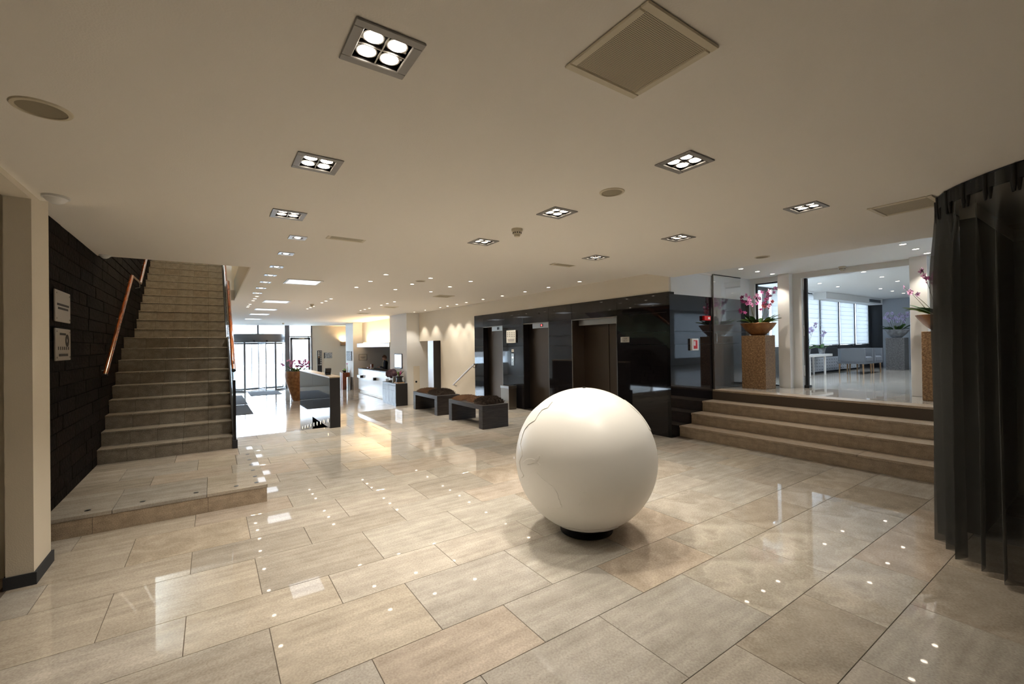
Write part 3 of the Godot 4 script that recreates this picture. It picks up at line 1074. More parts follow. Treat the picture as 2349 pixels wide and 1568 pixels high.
func speaker(at: Vector3, r: float, label: String) -> void:
	var t := thing("ceiling_speaker", label, "speaker", at)
	part("rim", MB.new().lathe([Vector2(r * 0.8, -0.002), Vector2(r * 0.82, -0.008), Vector2(r * 0.96, -0.006), Vector2(r, 0.0)], 40).mesh(), M.ivory_plastic, t)
	part("grille", MB.new().lathe([Vector2(0.0, -0.004), Vector2(r * 0.81, -0.003)], 40).mesh(), M.speaker_grille, t)

func detector(at: Vector3, label: String, k := 1.0) -> void:
	var t := thing("smoke_detector", label, "smoke detector", at)
	part("base", MB.new().lathe([Vector2(0.0, -0.025 * k), Vector2(0.048 * k, -0.025 * k), Vector2(0.053 * k, -0.02 * k), Vector2(0.053 * k, 0.0)], 28).mesh(), M.ivory_plastic, t)
	part("chamber", MB.new().lathe([Vector2(0.0, -0.075 * k), Vector2(0.024 * k, -0.074 * k), Vector2(0.028 * k, -0.068 * k), Vector2(0.028 * k, -0.055 * k), Vector2(0.04 * k, -0.05 * k), Vector2(0.042 * k, -0.03 * k), Vector2(0.045 * k, -0.025 * k)], 28).mesh(), M.ivory_plastic, t)
	var sl := MB.new()
	for i in 12:
		var a := TAU * i / 12
		sl.xf = Transform3D(Basis(Vector3.UP, a), Vector3.ZERO)
		sl.box(V(0.0405 * k, -0.047 * k, -0.004 * k), V(0.0435 * k, -0.034 * k, 0.004 * k))
	part("slots", sl.mesh(), M.dark_metal, t)

func dome_camera(at: Vector3, r: float, label: String) -> void:
	var t := thing("dome_camera", label, "camera", at)
	part("housing", MB.new().lathe([Vector2(0.0, -r * 0.72), Vector2(r * 0.3, -r * 0.7), Vector2(r * 0.62, -r * 0.52), Vector2(r * 0.8, -r * 0.3), Vector2(r * 0.86, -r * 0.22), Vector2(r, -r * 0.2), Vector2(r, 0.0)], 32).mesh(), M.white_plastic, t)
	var to := (V(0.6, -0.55, 1.0)).normalized()
	var b := MB.new()
	b.xf = Transform3D(Basis(Quaternion(Vector3.UP, to)), to * r * 0.52)
	b.lathe([Vector2(r * 0.4, -0.01), Vector2(r * 0.38, r * 0.14), Vector2(r * 0.2, r * 0.2), Vector2(0.0, r * 0.21)], 24)
	part("eye", b.mesh(), M.black_plastic, t)

func build_ceiling_fittings() -> void:
	vent(V(1.374, YC, -1.106), "large square perforated vent above the globe side of the lobby")
	vent(V(4.79, YC, -1.15), "square perforated vent beside the top of the curtain")
	vent(V(1.27, YB, -5.02), "square vent just beyond the ceiling step beside the stairs")
	vent(V(4.5, YB, -5.02), "square vent just beyond the ceiling step towards the lifts")
	vent(V(4.75, YB, -9.9), "square vent over the benches")
	vent(V(4.6, YB, -13.4), "square vent over the steps to reception")
	vent(V(4.6, YB, -16.3), "square vent over the reception cabinet")
	speaker(V(-0.63, YC, -2.85), 0.105, "large round ceiling speaker beside the dark doorway")
	speaker(V(2.43, YC, -2.224), 0.092, "round ceiling speaker among the four-lamp fittings")
	speaker(V(5.99, YC, -2.89), 0.092, "round ceiling speaker above the raised steps")
	speaker(V(3.26, YB, -7.78), 0.095, "round ceiling speaker among the nine downlights")
	detector(V(2.424, YC, -3.427), "ivory smoke detector hanging from the dropped ceiling")
	detector(V(8.93, YLC, -2.99), "ivory smoke detector over the lounge doorway")
	detector(V(2.35, YB, -13.4), "smoke detector among the downlights over the lower lobby")
	detector(V(2.9, YB, -24.0), "smoke detector in front of the entrance glass")
	dome_camera(V(-0.91, YC, -4.42), 0.075, "white dome camera under the dropped ceiling beside the cream pier")
	dome_camera(V(-1.12, YB, -7.6), 0.06, "small white dome camera at the mouth of the staircase")

# ---------------------------------------------------------------- staircase, raised steps, lift front
func build_stairs() -> void:
	var s := thing("staircase", "granite staircase climbing beside the dark stone wall to the upper floor", "staircase", V(0, 0, 0))
	# platform at the foot
	var pf := part("platform", bxm(V(-1.2, 0.0, -7.6), V(0.462, 0.15, -5.31)), M.grout, s)
	var zs := [-5.295, -6.0, -6.42, -7.02, -7.6]
	var xs := [[-1.2, -0.75, -0.05, 0.478], [-1.2, -0.55, 0.19, 0.478], [-1.2, -0.85, -0.15, 0.25, 0.478], [-1.2, -0.4, 0.3, 0.478]]
	for j in 4:
		for i in xs[j].size() - 1:
			part("platform_tile", bvm(V(xs[j][i] + 0.0015, 0.15, zs[j + 1] + 0.0015), V(xs[j][i + 1] - 0.0015, 0.1825, zs[j] - 0.0015), 0.002), M.tiles[(j * 3 + i) % 12], pf)
	for i in 3:
		var x0: float = [-1.2, -0.88, -0.04][i]
		var x1: float = [-0.88, -0.04, 0.47][i]
		part("front_panel", bxm(V(x0 + 0.0015, 0.0, -5.31), V(x1 - 0.0015, 0.148, -5.302)), M.step_stone, pf)
	part("side_panel", bxm(V(0.462, 0.0, -7.6), V(0.47, 0.148, -5.303)), M.step_stone, pf)
	var disc := MB.new().lathe([Vector2(0.022, 0.0), Vector2(0.022, 0.0015), Vector2(0.0, 0.002)], 16).mesh()
	for p in [[-0.93, -5.42], [-0.55, -5.42], [-0.14, -5.42], [0.2, -5.42], [0.385, -5.43], [0.39, -5.7], [0.39, -6.0], [0.39, -6.3], [0.39, -6.6], [0.39, -6.95]]:
		part("floor_stud", disc, M.dark_metal, pf, V(p[0], 0.1825, p[1]))
	# steps; a landing after the ninth
	var y := 0.1825
	for k in range(1, 21):
		var z: float
		var rise := 0.183
		var depth := 0.268
		if k <= 9:
			z = -7.5 - 0.266 * (k - 1)
		else:
			z = -10.85 - 0.302 * (k - 10)
			rise = 0.193
			depth = 0.302
		if k == 9:
			depth = 1.24
		if k == 20:
			depth = 1.2
		var st := Node3D.new()
		st.name = "step"
		s.add_child(st, true)
		st.position = V(0, y, z)
		var warm: Material = M.stair_stone if k % 3 else M.stair_stone_warm
		for i in 5:
			var x0 := -1.2 + 0.288 * i
			part("riser_tile", bxm(V(x0 + 0.002, 0.0, -0.03), V(x0 + 0.286, rise - 0.022, 0.0)), warm if i % 2 else M.stair_stone, st)
			part("tread_tile", bvm(V(x0 + 0.0015, rise - 0.022, -depth - 0.03), V(x0 + 0.2865, rise, 0.012), 0.003), warm if i % 2 == 0 else M.stair_stone, st)
		part("core", bxm(V(-1.2, -0.12, -depth - 0.02), V(0.24, rise - 0.024, -0.004)), M.grout, st)
		y += rise
	var side := MB.new()
	side.prism(PackedVector2Array([Vector2(-7.48, 0.1825), Vector2(-7.48, 0.37), Vector2(-9.63, 1.84), Vector2(-10.85, 1.84), Vector2(-14.0, 3.95), Vector2(-14.0, 3.5), Vector2(-10.9, 1.4), Vector2(-9.9, 1.4), Vector2(-8.1, 0.1825)]), 0.24, 0.262, 0)
	part("stringer", side.mesh(), M.charcoal_paint, s)
	# glass side and rails
	var gl := MB.new()
	gl.prism(PackedVector2Array([Vector2(-7.5, 0.32), Vector2(-7.5, 1.1), Vector2(-9.9, 2.72), Vector2(-11.0, 2.75), Vector2(-13.5, 4.45), Vector2(-13.5, 3.6), Vector2(-10.85, 1.8), Vector2(-9.63, 1.8)]), 0.264, 0.276, 0)
	part("glass_balustrade", gl.mesh(), M.green_glass, s)
	var post := part("newel_post", bvm(V(0.25, 0.1825, -7.53), V(0.285, 1.16, -7.49), 0.004), M.dark_metal, s)
	part("base_shoe", bvm(V(0.235, 0.1825, -7.56), V(0.3, 0.3, -7.47), 0.004), M.charcoal_paint, post)
	for e in 2:
		var x: float = [-1.13, 0.27][e]
		var z0: float = [-7.6, -7.75][e]
		var h := part("handrail", MB.new().tube([V(x, 1.3, z0), V(x, 2.9, -10.0), V(x, 2.905, -11.08), V(x, 4.4, -13.3)], 0.027, 0.027, 12).mesh(), M.rail_wood, s)
		part("end_cap", MB.new().tube([V(x, 1.3 - 0.012, z0 + 0.018), V(x, 1.3, z0)], 0.029, 0.029, 12).mesh(), M.dark_metal, h)
		for p in [[1.45, -7.83], [2.2, -8.95], [2.88, -10.0], [2.9, -11.0], [3.5, -11.97]]:
			var q := V(x, p[0] - 0.02, p[1])
			part("bracket", MB.new().tube([q, q + V(0, -0.06, 0), q + V(-0.07 if e == 0 else 0.0, -0.08, 0)], 0.007, 0.007, 6).mesh(), M.steel, h)
	# notice plates on the stone wall
	var plates := [[1.89, 2.185, "grey notice plate with two text lines, upper of the pair on the stone wall"], [1.525, 1.828, "grey notice plate with a round emblem, lower of the pair on the stone wall"]]
	for i in 2:
		var p: Array = plates[i]
		var t := thing("wall_plate", p[2], "sign", V(-1.185, (p[0] + p[1]) / 2, -5.91))
		var hh: float = (p[1] - p[0]) / 2
		part("plate", bvm(V(0.0, -hh, -0.26), V(0.012, hh, 0.26), 0.003), M.plate_grey, t)
		for k in 4:
			part("stud", MB.new().cbox(V(0.013, (hh - 0.03) * (1 if k < 2 else -1), 0.22 * (1 if k % 2 else -1)), V(0.004, 0.014, 0.014)).mesh(), M.chrome, t)
		if i == 0:
			for k in 2:
				part("lettering", MB.new().cbox(V(0.0135, 0.015 - k * 0.035, 0.0), V(0.002, 0.02, 0.4 - 0.06 * k)).mesh(), M.ink, t)
		else:
			var em := MB.new()
			em.xf = Transform3D(Basis(Vector3.BACK, -PI / 2), V(0.012, 0.04, -0.13))
			em.lathe([Vector2(0.025, 0.0), Vector2(0.025, 0.003), Vector2(0.06, 0.003), Vector2(0.06, 0.0)], 24)
			part("emblem", em.mesh(), M.ink, t)
			part("lettering", MB.new().cbox(V(0.0135, 0.1, 0.02), V(0.002, 0.02, 0.2)).mesh(), M.ink, t)
			part("lettering", MB.new().cbox(V(0.0135, -0.1, 0.0), V(0.002, 0.022, 0.3)).mesh(), M.ink, t)
			for k in 6:
				part("lettering", MB.new().cbox(V(0.0135, -0.035, -0.17 + k * 0.068), V(0.002, 0.03, 0.02)).mesh(), M.ink, t)

func build_raised_steps() -> void:
	var s := thing("raised_steps", "four wide beige stone steps rising to the orchid landing", "steps", V(6.64, 0, -4.6))
	for k in 4:
		var y0 := 0.1825 * k
		var x0 := 0.343 * k
		var st := Node3D.new()
		st.name = "step"
		s.add_child(st, true)
		st.position = V(x0, y0, 0)
		var mid := 2.2 - 0.02 * k
		for i in 2:
			var z0: float = [-0.022, mid][i]
			var z1: float = [mid, 3.7][i]
			part("riser", bxm(V(0, 0, z0 + 0.001), V(0.03, 0.151, z1 - 0.001)), M.step_stone, st)
		part("core", bxm(V(0.02, 0, -0.022), V(0.4, 0.15, 3.7)), M.grout, st)
		for i in 2:
			var z0: float = [-0.022, mid + 0.3][i]
			var z1: float = [mid + 0.3, 3.7][i]
			part("tread", bvm(V(-0.018, 0.151, z0 + 0.001), V(0.345 if k < 3 else 0.281, 0.1825, z1 - 0.001), 0.004), M.step_stone, st)

func build_lift_front() -> void:
	var p := shell("wall_granite", "polished black granite slabs round the three lifts")
	var g: Material = M.black_granite
	var cols := [[-11.3, -10.81, false], [-10.81, -9.79, true], [-9.79, -8.86, false], [-8.86, -7.85, true], [-7.85, -7.06, false], [-7.06, -5.785, true], [-5.785, -4.61, false]]
	for c in cols:
		part("granite_slab", bvm(V(XE, 2.133, c[0] + 0.0015), V(XE + 0.058, 2.475, c[1] - 0.0015), 0.0015), g, p)
		if not c[2]:
			for y in [[0.0, 1.578], [1.581, 1.8], [1.803, 2.13]]:
				part("granite_slab", bvm(V(XE, y[0], c[0] + 0.0015), V(XE + 0.058, y[1], c[1] - 0.0015), 0.0015), g, p)
	part("corner_slab", bvm(V(XE, 0.0, -4.679), V(6.53, 2.475, -4.612), 0.0015), g, p)
	part("corner_slab", bxm(V(6.455, 0.0, -4.7), V(6.53, 2.475, -4.66)), g, p)
	# the return beside the steps
	var r := shell("wall_granite_return", "polished black granite return beside the raised steps")
	for y in [[0.0, 1.578], [1.581, 1.8], [1.803, 2.44]]:
		for x in [[6.532, 7.66], [7.663, 9.02]]:
			part("granite_slab", bvm(V(x[0], y[0], -4.66), V(x[1], y[1], -4.625), 0.0015), g, r)
	# lifts
	var data := [
		[-10.81, -9.79, 0.15, [-10.81, -10.2, -9.79], -10.42, "lift with bronze steel doors beside the stair handrail"],
		[-8.86, -7.85, 0.175, [-8.86, -8.36, -7.85], -8.54, "lift with bronze steel doors and a red floor digit behind the globe"],
		[-7.06, -5.785, 0.33, [-7.06, -6.65, -6.31, -5.785], -6.98, "wide three-leaf service lift in a deep steel frame"]]
	for i in 3:
		var d: Array = data[i]
		var t := thing("lift", d[5], "lift", V(XE, 0, (d[0] + d[1]) / 2))
		var o := Vector3(-XE, 0, -(d[0] + d[1]) / 2)
		var depth: float = d[2]
		var jm: Material = M.black_granite if i < 2 else M.brushed_steel
		part("jamb", bxm(V(XE + 0.004, 0, d[0]) + o, V(XE + depth + 0.03, 2.13, d[0] + 0.015) + o), jm, t)
		part("jamb", bxm(V(XE + 0.004, 0, d[1] - 0.015) + o, V(XE + depth + 0.03, 2.13, d[1]) + o), M.brushed_steel, t)
		part("lintel", bxm(V(XE + 0.004, 2.115, d[0] + 0.015) + o, V(XE + depth + 0.03, 2.13, d[1] - 0.015) + o), M.brushed_steel, t)
		if i == 2:
			part("frame_strip", bvm(V(XE - 0.008, 0, d[0]) + o, V(XE + 0.004, 2.135, d[0] + 0.012) + o, 0.002), M.steel, t)
			part("frame_strip", bvm(V(XE - 0.008, 0, d[1] - 0.012) + o, V(XE + 0.004, 2.135, d[1]) + o, 0.002), M.steel, t)
		var leaves: Array = d[3]
		for k in leaves.size() - 1:
			var off := 0.012 * ((k + 1) % 2)
			part("door_leaf", bvm(V(XE + depth + off, 0.01, leaves[k] + 0.002) + o, V(XE + depth + off + 0.03, 2.115, leaves[k + 1] + (0.02 if k < leaves.size() - 2 and off > 0 else -0.002)) + o, 0.003), M.lift_door, t)
		part("door_gasket", bxm(V(XE + depth + 0.025, 0.0, d[0] + 0.016) + o, V(XE + depth + 0.05, 2.115, d[1] - 0.016) + o), M.black_plastic, t)
		part("sill", bxm(V(XE, -0.004, d[0]) + o, V(XE + depth + 0.06, 0.008, d[1]) + o), M.brushed_steel, t)
		var hx := XE + (0.06 if i < 2 else 0.13)
		var hd := part("indicator_plate", bvm(V(hx, 2.0, d[4]) + o, V(hx + 0.03, 2.118, d[1] - 0.016) + o, 0.003), M.steel, t)
		if i < 2:
			var mz := lerpf(d[4], d[1], 0.52)
			part("display", bvm(V(hx - 0.004, 2.03, mz - 0.055) + o, V(hx + 0.002, 2.1, mz + 0.055) + o, 0.002), M.black_plastic, hd)
			if i == 1:
				part("digit", bxm(V(hx - 0.006, 2.045, mz - 0.02) + o, V(hx - 0.0035, 2.085, mz + 0.02) + o), M.red_digit, hd)
	# notices on the granite
	var sg := thing("floor_guide_sign", "white pictogram plate between the two passenger lifts", "sign", V(XE - 0.03, 1.822, -9.34))
	part("plate", bvm(V(-0.006, -0.163, -0.21), V(0.006, 0.163, 0.21), 0.003), M.paper, sg)
	for k in 4:
		part("stud", MB.new().tube([V(-0.01, 0.14 * (1 if k < 2 else -1), 0.185 * (1 if k % 2 else -1)), V(0.03, 0.14 * (1 if k < 2 else -1), 0.185 * (1 if k % 2 else -1))], 0.008, 0.008, 8).mesh(), M.chrome, sg)
	for j in 3:
		for k in 4:
			part("pictogram", MB.new().cbox(V(-0.0068, 0.1 - j * 0.045, -0.15 + k * 0.1), V(0.001, 0.018, 0.05)).mesh(), M.sign_grey, sg)
	for j in 2:
		part("lettering", MB.new().cbox(V(-0.0068, -0.075 - j * 0.034, 0), V(0.001, 0.014, 0.3 - j * 0.03)).mesh(), M.sign_grey, sg)
	var bt := thing("call_button_panel", "slim steel lift call panel under the pictogram plate", "button panel", V(XE - 0.004, 1.235, -9.31))
	part("plate", bvm(V(-0.006, -0.155, -0.06), V(0.004, 0.155, 0.06), 0.002), M.steel, bt)
	for k in 2:
		var bb := MB.new()
		bb.xf = Transform3D(Basis(Vector3.BACK, PI / 2), V(-0.006, 0.05 - k * 0.1, 0))
		bb.lathe([Vector2(0.02, 0.0), Vector2(0.018, 0.005), Vector2(0.0, 0.006)], 16)
		part("button", bb.mesh(), M.button_glow if k == 0 else M.chrome, bt)
	var kb := thing("key_switch", "small white key switch above the lift call panel", "switch", V(XE - 0.004, 1.46, -9.31))
	part("plate", bvm(V(-0.006, -0.035, -0.05), V(0.004, 0.035, 0.05), 0.002), M.paper, kb)
	part("lock", MB.new().cbox(V(-0.008, 0, 0), V(0.005, 0.016, 0.016)).mesh(), M.dark_metal, kb)
	var so := thing("staff_only_sign", "grey STAFF ONLY plate beside the service lift", "sign", V(XE - 0.004, 1.678, -5.59))
	part("plate", bvm(V(-0.004, -0.052, -0.105), V(0.004, 0.052, 0.105), 0.002), M.plate_pale, so)
	word("STAFF", 0.036, V(-0.005, 0.018, 0), -PI / 2, M.ink, so)
	word("ONLY", 0.036, V(-0.005, -0.022, 0), -PI / 2, M.ink, so)
	# fire call point and hose sign on the return
	var fa := thing("fire_call_point", "red fire alarm call point on the black return panel", "alarm", V(7.46, 2.045, -4.612))
	part("box", bvm(V(-0.1, -0.043, -0.012), V(0.1, 0.043, 0.04), 0.006), M.red_plastic, fa)
	part("label_plate", bxm(V(0.01, -0.02, 0.04), V(0.07, 0.022, 0.0415)), M.white_plastic, fa)
	var fs := thing("fire_hose_sign", "white and red fire point sign on the black return panel", "sign", V(7.08, 1.57, -4.612))
	part("plate", bvm(V(-0.1, -0.105, -0.01), V(0.1, 0.105, 0.03), 0.004), M.white_plastic, fs)
	part("red_field", bxm(V(-0.055, -0.075, 0.03), V(0.06, 0.075, 0.0315)), M.red_plastic, fs)
	part("pictogram", bxm(V(-0.05, -0.02, 0.0315), V(0.0, 0.06, 0.0325)), M.white_plastic, fs)
	# glass door leaf folded back along the return
	var gd := thing("glass_door", "frameless glass door leaf folded back against the black return", "door", V(7.66, YP, -4.595))
	part("leaf", bxm(V(0.02, 0.01, -0.005), V(0.98, 2.125, 0.005)), M.door_glass, gd)
	part("edge_strip", bxm(V(0.0, 0.005, -0.014), V(0.02, 2.135, 0.014)), M.brushed_steel, gd)
	part("top_rail", bxm(V(0.02, 2.125, -0.01), V(0.98, 2.138, 0.01)), M.dark_metal, gd)
	for sgn in [-1.0, 1.0]:
		part("handle", MB.new().tube([V(0.07, 0.86, 0.006 * sgn), V(0.07, 0.86, 0.03 * sgn), V(0.07, 1.035, 0.03 * sgn), V(0.07, 1.035, 0.006 * sgn)], 0.007, 0.007, 8).mesh(), M.chrome, gd)

func word(s: String, size: float, at: Vector3, turn: float, m: Material, parent: Node) -> void:
	var t := TextMesh.new()
	t.text = s
	t.font_size = 32
	t.pixel_size = size / 32.0 * 1.2
	t.depth = 0.001
	part("lettering", t, m, parent, at, turn)

# ---------------------------------------------------------------- globe, benches, curtain and other furniture
const GLOBE := Vector3(2.679, 0.6235, -2.809)
const GLOBE_R := 0.6035

func build_globe() -> void:
	var t := thing("globe", "big glossy white globe with faint raised continents on a low black foot", "globe", V(GLOBE.x, 0, GLOBE.z))
	var prof := []
	for i in 65:
		var a := -PI / 2 + PI * i / 64
		prof.append(Vector2(maxf(0.0, cos(a)) * GLOBE_R, sin(a) * GLOBE_R))
	part("shell", MB.new().lathe(prof, 96, V(0, GLOBE.y, 0)).mesh(), M.globe_white, t)
	part("foot", MB.new().lathe([Vector2(0.222, 0.0), Vector2(0.226, 0.002), Vector2(0.226, 0.008), Vector2(0.21, 0.012), Vector2(0.14, 0.014), Vector2(0.13, 0.05)], 48).mesh(), M.black_plastic, t)
	part("pole_pin", MB.new().lathe([Vector2(0.014, -0.004), Vector2(0.014, 0.008), Vector2(0.0, 0.01)], 12, V(0, GLOBE.y + GLOBE_R, 0)).mesh(), M.black_plastic, t)
	# raised land, laid out as directions from the globe's middle
	for land in LANDS:
		var dirs := []
		var c := Vector3.ZERO
		for p in land:
			var d := Vector3(p[0], p[1], p[2]).normalized()
			dirs.append(d)
			c += d
		c = c.normalized()
		var u := c.cross(Vector3.UP).normalized()
		var w := c.cross(u)
		var poly := PackedVector2Array()
		var lo := Vector2(9, 9)
		var hi := Vector2(-9, -9)
		for d: Vector3 in dirs:
			var q := Vector2(d.dot(u), d.dot(w)) / d.dot(c)
			poly.append(q)
			lo = lo.min(q)
			hi = hi.max(q)
		var s := 0.0085
		var nx := int(ceil((hi.x - lo.x) / s))
		var ny := int(ceil((hi.y - lo.y) / s))
		var b := MB.new()
		var on := {}
		for j in ny:
			for i in nx:
				var q := lo + Vector2((i + 0.5) * s, (j + 0.5) * s)
				if Geometry2D.is_point_in_polygon(q, poly):
					on[Vector2i(i, j)] = true
		for cell: Vector2i in on:
			var k := []
			for e in [[0, 0], [1, 0], [1, 1], [0, 1]]:
				var q := lo + Vector2((cell.x + e[0]) * s, (cell.y + e[1]) * s)
				k.append((c + u * q.x + w * q.y).normalized())
			var top := GLOBE_R + 0.0045
			var o := V(0, GLOBE.y, 0)
			b.quad(o + k[0] * top, o + k[1] * top, o + k[2] * top, o + k[3] * top)
			b.fix(k[0])
			var e0 := b.v.size() - 4
			for z in 4:
				b.n[e0 + z] = k[z]
			for side in [[0, 1, Vector2i(0, -1)], [1, 2, Vector2i(1, 0)], [2, 3, Vector2i(0, 1)], [3, 0, Vector2i(-1, 0)]]:
				if not on.has(cell + side[2]):
					b.quad(o + k[side[0]] * (top - 0.008), o + k[side[1]] * (top - 0.008), o + k[side[1]] * top, o + k[side[0]] * top)
					b.fix(k[side[0]] + k[side[1]] - k[(side[0] + 2) % 4] - k[(side[1] + 2) % 4])
		part("continent", b.mesh(), M.globe_white, t)

func bench(at: Vector3, label: String) -> void:
	var t := thing("bench", label, "bench", at, "dark wooden benches before the lifts")
	part("seat", bvm(V(0, 0.37, -1.45), V(0.59, 0.455, 0), 0.004), M.wenge, t)
	part("leg_panel", bvm(V(0, 0, -0.15), V(0.59, 0.37, 0), 0.004), M.wenge, t)
	part("leg_panel", bvm(V(0, 0, -1.45), V(0.59, 0.37, -1.3), 0.004), M.wenge, t)

func pillow(label: String, at: Vector3, size: Vector3, turn: float, m: Material, sd: int, ragged := 0.012) -> void:
	var b := MB.new()
	var f := FastNoiseLite.new()
	f.seed = sd
	f.frequency = 6.0
	var nu := 40
	var nv := 30
	for side in 2:
		var first := b.v.size()
		for j in nv + 1:
			for i in nu + 1:
				var u := -1.0 + 2.0 * i / nu
				var v := -1.0 + 2.0 * j / nv
				var edge := pow(maxf(0.0, (1.0 - pow(absf(u), 3.0)) * (1.0 - pow(absf(v), 3.0))), 0.45)
				var x := u * size.x / 2 * (1.0 - 0.06 * v * v) + f.get_noise_3d(u, v * 1.3, 5.0) * ragged
				var z := v * size.z / 2 * (1.0 - 0.06 * u * u) + f.get_noise_3d(u, v, 9.0) * ragged
				var y := (edge * (size.y + f.get_noise_3d(u * 1.5, v * 1.5, 0.0) * size.y * 0.35 + f.get_noise_3d(u * 6.0, v * 6.0, 2.0) * ragged * 0.8)) if side == 0 else 0.0
				b.v.append(V(x, y + 0.001, z))
				b.n.append(Vector3.UP if side == 0 else Vector3.DOWN)
				b.t.append(Vector2(u, v))
		for j in nv:
			for i in nu:
				var p := first + j * (nu + 1) + i
				if side == 0:
					b.ix.append_array([p, p + 1, p + nu + 1, p + 1, p + nu + 2, p + nu + 1])
				else:
					b.ix.append_array([p, p + nu + 1, p + 1, p + 1, p + nu + 1, p + nu + 2])
		if side == 0:
			for j in range(0, nv + 1):
				for i in range(0, nu + 1):
					var p := first + j * (nu + 1) + i
					var dx: Vector3 = b.v[first + j * (nu + 1) + mini(i + 1, nu)] - b.v[first + j * (nu + 1) + maxi(i - 1, 0)]
					var dz: Vector3 = b.v[first + mini(j + 1, nv) * (nu + 1) + i] - b.v[first + maxi(j - 1, 0) * (nu + 1) + i]
					b.n[p] = dz.cross(dx).normalized()
	var o := thing("fur_cushion", label, "cushion", at, "fur cushions on the benches", turn)
	part("pad", b.mesh(), m, o)
	# a pile of short hairs, longer on the shaggy ones
	var h := MB.new()
	var r := RandomNumberGenerator.new()
	r.seed = sd
	for k in 2600:
		var i := r.randi_range(1, nu - 1)
		var j := r.randi_range(1, nv - 1)
		var p: Vector3 = b.v[j * (nu + 1) + i] + V(r.randf_range(-1, 1) * size.x / nu, 0, r.randf_range(-1, 1) * size.z / nv)
		var nn: Vector3 = b.n[j * (nu + 1) + i]
		var lean := (nn + V(r.randf_range(-1, 1), r.randf_range(-0.2, 0.3), r.randf_range(-1, 1)) * 0.9).normalized()
		var ln := ragged * r.randf_range(0.7, 1.5)
		var w := lean.cross(V(r.randf_range(-1, 1), 0.3, r.randf_range(-1, 1))).normalized() * ln * 0.12
		h.tri(p - w, p + w, p + lean * ln)
	var pile := part("fur_pile", h.mesh(), m, o)
	pile.set_meta("kind", "stuff")

